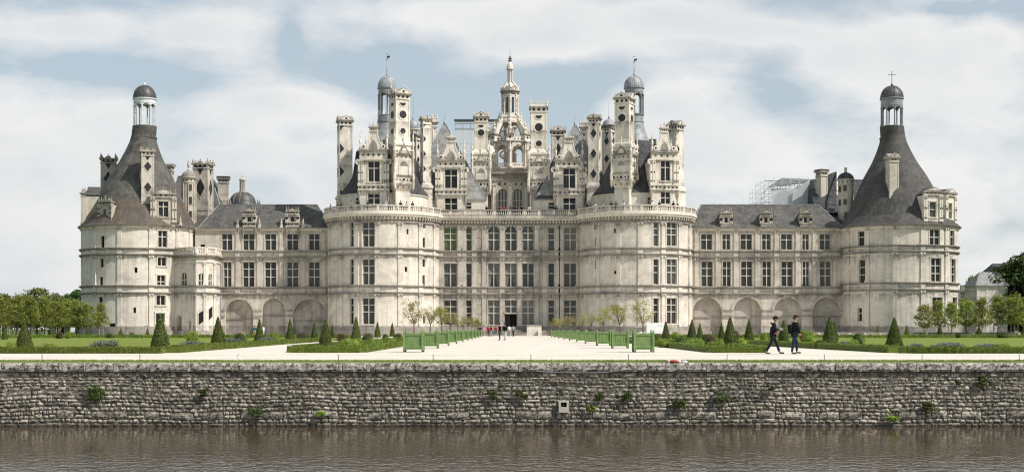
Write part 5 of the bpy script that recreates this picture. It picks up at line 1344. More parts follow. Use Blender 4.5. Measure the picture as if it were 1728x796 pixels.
def shrub_mesh(n, s, mat, flat_=1.0, core=True):
    mb = MB([])
    if core: lathe(mb, 0, 0, [(.5,.0),(.64,.22*flat_),(.56,.46*flat_),(.32,.68*flat_),(.05,.76*flat_)], 12, mat)
    lobes = [(rnd.uniform(-.45,.45), rnd.uniform(-.45,.45), rnd.uniform(.3,.62)*flat_, rnd.uniform(.35,.5)) for _ in range(9)]+[(0,0,.3,.9)]
    for _ in range(n):
        l = rnd.choice(lobes); d = rv().normalized(); p = Vector((l[0], l[1], l[2]))+d*l[3]*rnd.uniform(.85, 1.05)
        if p.z < 0: p.z = -p.z*.3
        if p.z > 1: p.z = 1-.2*rnd.random()
        leafq(mb, p, s*rnd.uniform(.7, 1.3), d+rv(.4)+Vector((0,0,.3)), mat)
    return mb.build('shrub', mesh_only=True, uv=False)
SH = {k: [shrub_mesh(1700, .062, k), shrub_mesh(1700, .062, k)] for k in ('bushy', 'bushd', 'russet')}
def shrub(px, yt, yb, hw, k, label, name='shrub', cat='shrub'):
    Y = GY(yb); o = bpy.data.objects.new(name, rnd.choice(SH[k])); COL.objects.link(o); o.location = (X(px, Y), Y, 0); r = hw/F*Y; o.scale = (r/.92, r/.92, (yb-yt)/F*Y); o.rotation_euler = (0, 0, rnd.uniform(0, 6)); tag(o, label, cat, 'rounded shrubs planted between the yew cones')
SL = [(325,558,580,13,'bushy','yellow-green loose shrub between two tall cones of the left lawn parterre'),(405,560.5,577,14,'bushd','broad rounded green shrub right of the tallest left lawn cone pair'),(463,560,575,9.5,'bushy','small light green shrub between two cones near the left wing arches'),
 (511,560.5,576,13,'russet','russet brown shrub beneath the left wing arches'),(100,558,571,7,'russet','dark brownish shrub beside the front cone at far left'),(116,558,571,6,'bushy','small yellowish shrub behind the left lawn near the young trees'),(186,562,570,8,'bushd','low rounded shrub before the small door of the left corner tower'),(222,560,569,6,'bushd','tiny round shrub at the foot of the left corner tower'),
 (20,576,592,10,'bushy','light green shrub behind the front hedge at the left edge'),(85,578,592,13,'bushy','low light green shrub behind the front hedge right of the first cone'),
 (578,562,576,12,'russet','reddish brown shrub behind the bright green mounds in the left bed'),(590,570,592,22,'bushy','largest bright green mound in the front of the left bed'),(632,570,588,16,'bushy','second bright green mound in the left bed'),(660,568,582,12,'bushy','bright green mound next to the first left planter'),(620,561,575,13,'bushd','dark green shrub behind the bright mounds of the left bed'),
 (650,563,573,8,'bushd','small dark shrub between cones in the left bed'),(672,561,574,10,'bushd','dark shrub rising just left of the first left planter'),(520,582,592,14,'bushd','low shrub inside the front left corner of the left bed'),
 (1107,562,578,8,'bushd','dark shrub just right of the nearest right planter'),(1120,572,586,14,'bushy','bright green low shrub right of the nearest right planter'),(1140,559,573,8,'bushy','light green rounded shrub between two small cones in the right bed'),(1148,568,584,12,'bushd','green shrub in the middle of the right bed'),(1172,571,588,18,'bushy','wide bright green mound in the front of the right bed'),
 (1190,562,578,8,'bushd','dark shrub before the first right wing arch'),(1200,562,586,11,'russet','tall russet shrub left of the big right bed cone'),(1213,573,591,11,'bushy','bright shrub hugging the big cone of the right bed'),(1254,570,588,10,'bushy','yellow-green shrub right of the big cone in the right bed'),
 (1242,557,574,7,'russet','russet shrub behind the big cone near the second right arch'),(1290,560,577,10.5,'bushy','round light green shrub left of the two walkers'),(1362,556,578,16,'bushy','large rounded green shrub right of the two walkers'),(1385,572,588,12,'bushd','low shrub beside the hedge right of the walkers'),
 (1448,560.5,580,13,'bushd','dark green shrub between the two tallest right cones'),(1440,572,586,10,'bushy','pale low shrub behind the right front hedge'),(1557,560,569,8,'bushd','small round shrub at the foot of the right corner tower'),(1617,560.5,570,5,'russet','tiny reddish shrub under the young trees at right'),(1691,559,570,12,'bushd','dark rounded shrub under the young trees at far right'),
 (1690,578,591,16,'bushy','pale yellow-green shrub behind the right front hedge near the edge')]
for s_ in SL: shrub(*s_)
def lavender(px, yb, wpx, hpx, label):
    Y = GY(yb); mb = MB([]); w = wpx/F*Y; h = hpx/F*Y
    for _ in range(int(120+w*70)):
        x = rnd.uniform(-w/2, w/2); y = rnd.uniform(-.35, .35); hh = h*rnd.uniform(.5, 1)*(1-(x/w*2)**2*.4); lean = rnd.gauss(0, .12)
        bar(mb, (x, y, 0), (x+lean, y+rnd.gauss(0,.06), hh), .006, 'bushd', 3); leafq(mb, (x+lean, y, hh), .045, (rnd.gauss(0,1), -1, rnd.gauss(0,.5)), 'lavender'); leafq(mb, (x+lean*.6, y, hh*.65), .05, (rnd.gauss(0,1), -1, .5), 'lavender' if rnd.random() < .5 else 'bushd')
    o = mb.build('lavender', uv=False); o.location = (X(px, Y), Y, 0); tag(o, label, 'lavender', 'lavender clumps on the lawn borders')
for a in ((168,590,20,16,'spiky lavender clump behind the left front hedge'),(188,590,14,18,'taller dark lavender clump right beside another on the left lawn'),(325,584,44,9,'wide pale lavender drift between the two biggest left cones'),(392,579,36,10,'lavender drift before the rounded shrub left of centre'),(452,577,24,9,'lavender patch among the far left lawn cones'),
          (1425,585,20,10,'lavender patch left of the tallest right lawn cone'),(1545,588,22,9,'lavender tuft right of the tallest right lawn cone'),(1600,588,50,11,'long pale lavender drift in the middle of the right lawn border'),(1665,588,36,9,'lavender drift near the right edge of the lawn')): lavender(*a)

# trees
def tree_meshes(h, tr, cr, z0, nclump, nleaf, s, mat, shape='egg', csize=.3):
    tk = MB([]); P = [(0,0,0)]
    k = 5
    for i in range(1, k+1): P.append((rnd.gauss(0,.012)*h, rnd.gauss(0,.012)*h, (z0+(h-z0)*.75*i/k) if i > 1 else z0*.9))
    for i in range(k): bar(tk, P[i], P[i+1], tr*(1-.17*i), 'bark', 7, tr*(1-.17*(i+1)))
    cl = []
    for _ in range(nclump):
        t = rnd.random()
        a = rnd.uniform(0, 2*pi)
        if shape == 'egg': rr = cr*sin(pi*min(1, t*.85+.13))**.7
        elif shape == 'pyr': rr = cr*(1.05-t)**.75*(min(1, t*6+.4))
        elif shape == 'round': rr = cr*sqrt(max(0, 1-(2*t-1)**2))
        else: rr = cr
        q = rnd.random()**.45; cl.append((rr*q*cos(a), rr*q*sin(a), z0+(h-z0)*t*.97))
    for i in range(0, len(cl), 3):
        c = cl[i]; zb = max(z0*.85, c[2]-.35*(h-z0)*.6-.2); bar(tk, (0, 0, zb), c, tr*.32, 'bark', 4, tr*.08)
    lf = MB([])
    for c in cl:
        cs = cr*csize*rnd.uniform(.7, 1.25)
        for _ in range(nleaf):
            d = rv().normalized(); r = rnd.random()**.4*cs; p = Vector(c)+Vector((d.x*r, d.y*r, d.z*r*.72)); leafq(lf, p, s*rnd.uniform(.6, 1.3), d*.6+rv(.5)+Vector((0,0,.5)), mat)
    return tk.build('trunk', mesh_only=True, uv=False), lf.build('crown', mesh_only=True, uv=False)
def tree(meshes, x, y, label, cat='tree', group=None, sc_=1.0, name='tree', extra=None, sz=None):
    r = empty(name, (x, y, 0), rnd.uniform(0, 6.28)); r.scale = (sc_, sc_, sz or sc_)
    for nm, me in (('trunk', meshes[0]), ('crown', meshes[1])): kid(obj(nm, me), r)
    if extra: kid(obj('stake_frame', extra), r)
    tag(r, label, cat, group); return r
mb = MB([])
for a in range(3):
    x, y = .5*cos(a*2.1), .5*sin(a*2.1); bar(mb, (x, y, 0), (x, y, 1.9), .05, 'stake', 6); x2, y2 = .5*cos(a*2.1+2.1), .5*sin(a*2.1+2.1); bar(mb, (x, y, 1.8), (x2, y2, 1.8), .035, 'stake', 4); bar(mb, (x, y, 1.1), (x2, y2, 1.1), .025, 'stake', 4)
STK = mb.build('stake_frame', mesh_only=True, uv=False)
LT = [tree_meshes(5.7, .07, 1.75, 1.8, 80, 30, .13, 'lime', 'pyr' if i != 1 else 'egg', .36) for i in range(3)]
lx = [(-4,206,1.12),(27,209,1.12),(51,206,1.06),(75,210,1.05),(98,206,1.0),(113,212,1.0),(131,208,.96),(146,207,.9),(170,209,.88)]
for i, (px, Y, s_) in enumerate(lx): tree(LT[i % 3], X(px, Y), Y, 'young staked lime tree, %s from the left in the row beside the left corner tower' % ORD[i], 'tree', 'young lime trees in the left row', s_, 'lime_tree', STK)
rx = [(1561,206,.86),(1583,209,.95),(1605,206,.90),(1631,208,1.02),(1657,205,1.0),(1683,207,1.08),(1712,206,1.12),(1736,208,1.1)]
for i, (px, Y, s_) in enumerate(rx): tree(LT[(i+1) % 3], X(px, Y), Y, 'young staked lime tree, %s from the left in the row beside the right corner tower' % ORD[i], 'tree', 'young lime trees in the right row', s_, 'lime_tree', STK)
for i, (px, Y) in enumerate(((12,232),(62,236),(90,234),(120,238))): tree(LT[i % 3], X(px, Y), Y, 'shadier young lime tree, %s from the left in the second row behind' % ORD[i], 'tree', 'second row of young lime trees at left', 1.0, 'lime_tree', STK)
BT = [tree_meshes(14, .35, 5.4, 2.5, 95, 60, .34, 'bigtree', 'round', .28) for i in range(2)]; DT = [tree_meshes(14, .4, 5.6, 1.5, 130, 70, .32, 'darktree', 'round', .26)]
def hpx(ytop, Y): return Z(ytop, Y)
for px, yt, Y, ms, lab in ((62,487,330,BT[0],'big pale green tree rising in the middle of the left background'),(38,500,320,BT[1],'mid green tree left of the big pale background tree'),(8,497,300,BT[0],'broad green tree at the left edge of the picture'),(92,496,345,BT[1],'green tree on the right flank of the big pale tree'),(128,489,300,DT[0],'dark round tree touching the left corner tower'),(108,508,290,DT[0],'dark low tree in the gap left of the corner tower')):
    h = hpx(yt, Y); tree(ms, X(px, Y), Y, lab, 'tree', None, h/14, 'background_tree')
for px, yt, Y, ms, k, lab in ((1728,427,262,DT[0],1.15,'huge dark green tree in front of the stone house at right'),(1692,452,268,DT[0],.8,'left shoulder tree of the dark mass beside the stone house'),(1641,468,300,BT[0],.55,'pale slender tree between the corner tower and the stone house'),(1652,500,280,BT[1],.6,'small green tree at the foot of the stone house')):
    h = hpx(yt, Y); tree(ms, X(px, Y), Y, lab, 'tree', None, h/14*k, 'background_tree', sz=h/14)
# far wood line
mb = MB([])
for _ in range(9000):
    x = rnd.uniform(-260, -60); hh = 6+3.0*abs(sin(x*.09))+2*abs(sin(x*.23)); z = hh*rnd.random()**.6; leafq(mb, (x, 430+rnd.uniform(-6, 6), z*1.0), .75, rv()+Vector((0,-.6,.6)), 'darktree')
for _ in range(5000):
    x = rnd.uniform(130, 260); hh = 5+2.5*abs(sin(x*.09)); z = hh*rnd.random()**.6; leafq(mb, (x, 400+rnd.uniform(-6, 6), z), .75, rv()+Vector((0,-.6,.6)), 'darktree')
tag(mb.build('woodland', uv=False), 'distant hazy line of dark woodland on the horizon', 'woodland', None, 'stuff')

# plants rooted in the canal wall
for i, (px, py, s_, k, lab) in enumerate(((158,660,.42,'bushd','largest dark green fern clump on the left part of the canal wall'),(342,661,.24,'bushd','small dark plant under the coping near the left quarter of the wall'),(432,692,.26,'bushd','drooping green plant low on the wall below the left planted bed'),(541,697,.17,'bushy','small bright yellow-green plant low on the wall left of centre'),
   (829,664,.25,'bushd','dark tuft on the wall, left one of the central pair'),(881,664,.26,'bushd','green tuft on the wall, right one of the central pair'),(998,688,.18,'bushy','small green tuft right of the stone water spout'),(1011,668,.2,'bushd','dark tuft above right of the stone water spout'),(1060,664,.22,'bushd','dark hanging tuft below the nearest right planter'),
   (1146,680,.30,'bushd','tall narrow trailing plant on the wall right of centre'),(1219,668,.33,'bushd','wide sprawling green plant on the wall below the walkers'),(1300,652,.16,'bushd','tiny dark tuft high on the wall below the walkers'),(1508,700,.25,'bushy','bright green tuft low on the right part of the wall'),(1572,683,.36,'bushd','sprawling green plant on the right part of the wall'),(1664,640,.32,'bushd','dark green plant high on the wall near the right edge'),(1618,643,.16,'bushd','tiny tuft high on the wall left of the rightmost plant'))):
    mb = MB([])
    lb = [(rnd.uniform(-.7,.7)*s_, rnd.uniform(-.6,.45)*s_, rnd.uniform(.15,.5)*s_) for _ in range(9)]
    for _ in range(int(420*s_/.3)):
        l = rnd.choice(lb); a = rnd.uniform(0, 2*pi); r = rnd.random()**.7*l[2]; L = (l[0]+r*cos(a), -.03-rnd.random()*.12*(1-r/l[2]*.6), l[1]+r*sin(a)*.7-.15*r); leafq(mb, L, rnd.uniform(.02, .045), rv(.6)+Vector((0,-1,.5)), k)
    for _ in range(7): a = rnd.uniform(0, 2*pi); bar(mb, (0, 0, 0), (s_*.8*cos(a), -.1, s_*.6*sin(a)), .006, 'bark', 3)
    o = mb.build('wall_plant', uv=False); o.location = (X(px, 46.4), 46.46, Z(py, 46.4)); tag(o, lab, 'plant', 'plants rooted in the canal wall')
# grass strip along the wall head
mb = MB([]); mb.add([(-70,47.1,.0),(70,47.1,.0),(70,49.4,.0),(-70,49.4,.0),(-70,48.2,.035),(70,48.2,.035)], [(0,1,5,4),(4,5,2,3)], 'lawn')
for _ in range(26000):
    x = rnd.uniform(-22, 22); y = 47.05+2.35*rnd.random(); h = rnd.uniform(.015, .05); a = rnd.uniform(0, 3.1); dx, dy = .012*cos(a), .012*sin(a); z = .01
    mb.add([(x-dx, y-dy, z), (x+dx, y+dy, z), (x+rnd.gauss(0,.012), y+rnd.gauss(0,.012), z+h+.02)], [(0,1,2)], 'bushy' if rnd.random() < .5 else 'lawn')
tag(mb.build('grass', uv=False), 'narrow strip of short grass along the top of the canal wall', 'grass', None, 'stuff')
# =================================================================== PLANTERS AND THEIR TREES
M['green'] = simple('green_paint', (.165,.250,.085), .55, .1, 3, .35); M['green_lt'] = simple('pale_green_paint', (.22,.34,.13), .55, .1, 3, .35); M['potsoil'] = simple('potting_soil', (.05,.035,.02), .95, .2, 9)
def planter():
    r = empty('planter_box', (0, 0, 0)); m4 = frames(0, 0, 0); h = .46
    for k, m in enumerate(m4):
        mb = MB([]); box(mb, m, -h+.05, h-.05, .14, .94, h-.09, h-.05, 'green')
        for i in range(8): u = -h+.065+.79*i/8; box(mb, m, u, u+.080, .2, .9, h-.052, h-.01, 'green')
        box(mb, m, -h+.04, h-.04, .84, .95, h-.02, h+.02, 'green'); box(mb, m, -h+.04, h-.04, .24, .32, h-.02, h+.022, 'green'); box(mb, m, -h+.04, h-.04, .13, .2, h-.02, h+.015, 'green')
        kid(mb.build('panel', uv=False), r)
    for m in m4:
        x, y, _ = m(h, 0, h); mb = MB([]); box(mb, flat(x, y), -.05, .05, .06, .97, -.05, .05, 'green'); box(mb, flat(x, y), -.04, .04, 0, .06, -.04, .04, 'iron'); box(mb, flat(x, y), -.06, .06, .97, 1.0, -.06, .06, 'green_lt')
        p = kid(mb.build('post', uv=False), r)
        f = MB([]); lathe(f, x, y, [(.03, 1.0), (.022, 1.02)]+[(.048*sin(a), 1.06-.048*cos(a)) for a in (.6, 1.1, 1.6, 2.1, 2.6)]+[(.003, 1.11)], 8, 'green_lt'); kid(f.build('finial', uv=False), p)
        for z in (.28, .89):
            pass
    s_ = MB([]); box(s_, flat(0, 0), -h+.06, h-.06, .5, .86, -h+.06, h-.06, 'potsoil'); kid(s_.build('soil', uv=False), r)
    return r
P0 = planter(); used = []
def citrus(kind, n, sparse):
    tk = MB([]); tops = []
    bar(tk, (0,0,0), (.01,.0,.55), .035, 'bark', 7, .03); fork = (.01, 0, .55)
    lf = MB([]); mat = 'citrus' if kind == 0 else 'citrus_dry'
    for i in range(11):
        a = rnd.uniform(0, 2*pi); rr = rnd.uniform(.2, .5); z = rnd.uniform(.85, 1.55); p = (rr*cos(a), rr*sin(a), z); mid = (p[0]*.5, p[1]*.5, .55+(z-.55)*.45)
        bar(tk, fork, mid, .018, 'bark', 5, .012); bar(tk, mid, p, .012, 'bark', 4, .005)
        for _ in range(5):
            q = Vector(p)+rv(.13); q.z = min(q.z, 1.75); bar(tk, p, q, .006, 'bark', 3, .003)
            for _ in range(n):
                e = q+rv(.085); leafq(lf, e, rnd.uniform(.022, .042), rv(.7)+Vector((0,0,.6)), mat)
    return tk.build('trunk', mesh_only=True, uv=False), lf.build('crown', mesh_only=True, uv=False)
CT = [citrus(0, 22, 0), citrus(1, 24, 1), citrus(0, 40, 0), citrus(1, 20, 1), citrus(0, 48, 0)]
pl = [68.9 + 13.3*i for i in range(10)]; pr = [68.4+13.9*i for i in range(10)]
first = True
for side, lst in (('left', pl), ('right', pr)):
    for i, Y in enumerate(lst):
        x = -4.96+.05*i*.5 if side == 'left' else 6.58-.06*i
        o = P0 if first else tree_copy(P0); first = False
        o.location = (x, Y, 0); o.rotation_euler = (0, 0, rnd.uniform(-.02, .02))
        near = 'nearest' if i == 0 else 'farthest' if i == 9 else ORD[i]
        tag(o, 'green slatted planter with ball finials, %s%s in the %s row of the avenue' % (near, '' if i in (0, 9) else ' nearest', side), 'planter', 'green wooden planters lining the avenue')
        ms = {('left',0): CT[0], ('left',1): CT[3], ('left',2): CT[2], ('left',9): CT[4], ('right',0): CT[1], ('right',1): CT[2], ('right',2): CT[0], ('right',9): CT[4]}.get((side, i), CT[(i*2+1) % 4])
        s_ = 1.0 if i < 1 else .92+.12*rnd.random()
        t = empty('potted_tree', (x, Y, .86), rnd.uniform(0, 6)); t.scale = (s_, s_, s_)
        for nm, me in (('trunk', ms[0]), ('crown', ms[1])): kid(obj(nm, me), t)
        tag(t, 'small %s tree growing in the %s%s planter of the %s row' % ('sparse straw-coloured' if ms in (CT[1], CT[3]) else 'yellow-green', near, '' if i in (0, 9) else ' nearest', side), 'potted tree', 'small trees in the green planters')

# =================================================================== FURNISHINGS
M['redbuoy'] = simple('orange_red_plastic', (.36,.06,.035), .45, .1, 5); M['white'] = simple('white_paint', (.75,.75,.73), .5, .06, 2); M['blackp'] = simple('black_panel', (.02,.02,.022), .5, .1)
for i, px in enumerate((71, 236, 402, 571, 731, 896, 1060.5, 1227, 1391, 1556, 1720)):
    mb = MB([]); x = X(px, 49.0); r = .026 if i == 2 else .012; bar(mb, (x, 49, -.02), (x, 49, .235), r, 'white' if i == 2 else 'iron', 6); bar(mb, (x, 49, .235), (x, 49, .245), r*1.5, 'iron', 6)
    tag(mb.build('stake', uv=False), ('thick white marker stake, third from the left beside the grass strip' if i == 2 else 'thin dark metal stake, %s from the left beside the grass strip' % ORD[i]), 'stake', 'marker stakes along the canal edge')
mb = MB([])
for k in range(60):
    a, b_ = X(71+27.5*k, 49), X(71+27.5*(k+1), 49); bar(mb, (a, 49, .205), (b_, 49, .205), .0028, 'stake', 3)
tag(mb.build('wire', uv=False), 'barely visible wire strung between the marker stakes along the edge', 'wire')
def lifebuoy():
    x0 = X(1136, 46.9); r = empty('lifebuoy', (x0, 46.72, .0)); r.scale = (.85,.85,.8); tag(r, 'orange-red and white life buoy lying flat on the wall edge with its rope', 'lifebuoy')
    def tor(a0, a1, mat, name, n=14, R=.27, t=.065):
        mb = MB([]); vs = []; fs = []
        for i in range(n+1):
            a = a0+(a1-a0)*i/n
            for j in range(10): b = 2*pi*j/10; rr = R+t*cos(b); vs.append((rr*cos(a), rr*sin(a), .06+t*.85*sin(b)))
        for i in range(n):
            for j in range(10): fs.append((i*10+j, (i+1)*10+j, (i+1)*10+(j+1) % 10, i*10+(j+1) % 10))
        mb.add(vs, fs, mat); kid(mb.build(name, uv=False, smooth=True), r)
    tor(0, 2*pi, 'redbuoy', 'ring', 40)
    for k in range(4): tor(k*pi/2+.55, k*pi/2+.95, 'white', 'band', 5, .27, .069)
    mb = MB([]); pr_ = None
    for k in range(60): a = k*.5; rr = .12+.02*sin(k); p = (.42+rr*cos(a), .02+rr*.8*sin(a), .02+.0012*k); (bar(mb, pr_, p, .012, 'white', 5) if pr_ else None); pr_ = p
    kid(mb.build('rope', uv=False), r)
lifebuoy()
# white panel and small vehicle on the right of the avenue, pale sign at left
def panel(px0, px1, yt, yb, Y, name, label, cat, mat='white', legs=True):
    r = empty(name, (X((px0+px1)/2, Y), Y, 0)); tag(r, label, cat); m = flat(0, 0); w = (px1-px0)/F*Y/2
    mb = MB([]); box(mb, m, -w, w, Z(yb, Y), Z(yt, Y), -.03, .03, mat); kid(mb.build('board', uv=False), r)
    for s_ in (-1, 1): mb = MB([]); box(mb, m, s_*w*.85-.04, s_*w*.85+.04, 0, Z(yt, Y)-.02, -.11, -.032, 'lead'); kid(mb.build('leg', uv=False), r)
    return r
r_ = panel(1091, 1122, 544, 562, 200, 'display_board', 'large blank white display board behind the right planted bed', 'display board')
mb = MB([]); box(mb, flat(0, 0), .35, .9, Z(549.5, 200), Z(548.7, 200), .031, .034, 'lead'); kid(mb.build('printed_line', uv=False), r_)
panel(118, 127, 552, 560, 224, 'sign_board', 'small white notice board among the young lime trees at left', 'sign')
def cart():
    Y = 215.0; r = empty('golf_cart', (X(1079, Y), Y, 0)); tag(r, 'small white open utility cart parked behind the two nearest right planters', 'cart'); m = flat(0, 0)
    b = MB([]); poly(b, m, [(-.85,.25),(.9,.25),(.95,.55),(.6,.72),(.3,.75),(-.3,.62),(-.85,.62)], -.5, .5, 'white'); box(b, m, -.5, .1, .62, .75, -.45, .45, 'blackp'); kid(b.build('body', uv=False), r)
    t = MB([]); box(t, m, -.75, .55, 1.5, 1.56, -.5, .5, 'white'); kid(t.build('canopy', uv=False), r)
    for x, y in ((-.7,-.45),(-.7,.45),(.5,-.45),(.5,.45)):
        p = MB([]); bar(p, (x, y, .6), (x*.98, y, 1.5), .02, 'lead', 5); kid(p.build('canopy_post', uv=False), r)
    for x in (-.55, .6):
        for y in (-.48, .48): w = MB([]); bar(w, (x, y-.06, .2), (x, y+.06, .2), .2, 'blackp', 14); kid(w.build('wheel', uv=False), r)
cart()
mb = MB([]); Y = 207.0; box(mb, flat(0, Y), X(1372, Y), X(1770, Y), 0, .56, -.35, 0, 'plain_mid'); box(mb, flat(0, Y), X(1371, Y), X(1771, Y), .56, .68, -.42, .07, 'trim')
for px in range(1380, 1770, 26): box(mb, flat(0, Y), X(px, Y), X(px, Y)+.35, 0, .56, .001, .09, 'plain')
tag(mb.build('low_wall', uv=True), 'low pale stone parapet wall running along the foot of the right tower', 'wall')

# stone house with slate roofs at right
def house():
    r = empty('stone_house', (X(1668, 258), 258, 0)); tag(r, 'cream stone house with steep slate roofs half hidden by a dark tree', 'house'); PW.pop(r.name, None)
    ox, oy = X(1668, 258), 258.0; m = flat(0, 0); q = 258/F
    a = (1648-1668)*q; b = (1700-1668)*q; ze = Z(482, 258)
    mb = MB([]); box(mb, m, a, b, 0, ze, -7, 0, 'plain')
    for k in range(14):
        for u in (a+.02, (1664-1668)*q): box(mb, m, u, u+(.5 if k % 2 else .32), .5+k*.62, .5+k*.62+.5, .002, .05, 'orn')
    kid(mb.build('wall'), r)
    rf = MB([]); zr_ = Z(459, 262); e = .35; V = [(a-e, -e, ze), (b+e, -e, ze), (b+e, 7+e, ze), (a-e, 7+e, ze), (a+1.7, 3.5, zr_), (b-.3, 3.5, zr_)]
    rf.add(V, [(0,1,5,4),(1,2,5),(2,3,4,5),(3,0,4),(3,2,1,0)], 'slate_pale'); kid(rf.build('roof'), r)
    mb = MB([]); a2 = X(1671,268)-ox; b2 = a2+9; box(mb, m, a2, b2, 0, ze+1.2, -22, -9.5, 'plain'); kid(mb.build('rear_wall'), r)
    rf = MB([]); z2 = Z(444, 272); z1 = ze+1.2; V = [(a2-e, 9.2, z1), (b2, 9.2, z1), (b2, 22, z1), (a2-e, 22, z1), (a2+2.2, 15, z2), (b2, 15, z2)]
    rf.add(V, [(0,1,5,4),(1,2,5),(2,3,4,5),(3,0,4),(3,2,1,0)], 'slate'); kid(rf.build('roof'), r)
    for u, z in (((1690-1668)*q, 6.2), ((1690-1668)*q, 3.2), (a+1.0, 4.6)):
        w = MB([]); box(w, m, u-.4, u+.4, z-.7, z+.7, .003, .04, 'g_dark'); kid(w.build('window'), r)
house()
def house2():
    Y = 330.0; r = empty('distant_house', (X(1632, Y), Y, 0)); tag(r, 'distant grey house with chimneys between the right tower and the pale tree', 'house'); m = flat(0, 0); q = Y/F; PW.pop(r.name, None)
    mb = MB([]); box(mb, m, -2.5, 3, 0, Z(505, Y), -6, 0, 'plain_mid'); kid(mb.build('wall'), r)
    rf = MB([]); z0, z1 = Z(505, Y), Z(487, Y); V = [(-2.8,-.3,z0),(3.3,-.3,z0),(3.3,6.3,z0),(-2.8,6.3,z0),(-2.2,3,z1),(2.7,3,z1)]; rf.add(V, [(0,1,5,4),(1,2,5),(2,3,4,5),(3,0,4),(3,2,1,0)], 'slate_grey'); kid(rf.build('roof'), r)
    for u in (-.6, .5, 1.6): c = MB([]); box(c, m, u, u+.7, z1-.6, Z(480, Y), -3.4, -2.6, 'grime'); kid(c.build('chimney'), r)
house2()

# =================================================================== PEOPLE
M['skin'] = simple('skin', (.52,.33,.24), .6, .06, 6); M['hair'] = simple('dark_hair', (.025,.018,.014), .6, .1, 9); M['shoe'] = simple('dark_shoe', (.02,.02,.022), .5, .1, 9)
CL = {}
def cloth(rgb):
    if rgb not in CL: CL[rgb] = simple('cloth', rgb, .9, .12, 8, .1)
    return CL[rgb]
def skinmesh(name, pts, edges, sub=1):
    me = bpy.data.meshes.new(name); me.from_pydata([p[:3] for p in pts], edges, []); o = bpy.data.objects.new(name, me); COL.objects.link(o)
    o.modifiers.new('s', 'SKIN'); sv = me.skin_vertices[0].data
    for i, p in enumerate(pts): sv[i].radius = (p[3], p[4] if len(p) > 4 else p[3]); sv[i].use_root = (i == 0)
    md = o.modifiers.new('u', 'SUBSURF'); md.levels = sub; md.render_levels = sub
    bpy.context.view_layer.update(); dg = bpy.context.evaluated_depsgraph_get(); out = bpy.data.meshes.new_from_object(o.evaluated_get(dg)); out.name = name
    bpy.data.objects.remove(o); bpy.data.meshes.remove(me); out.materials.clear(); out.materials.append(M['skin'])
    for p in out.polygons: p.use_smooth = True
    return out
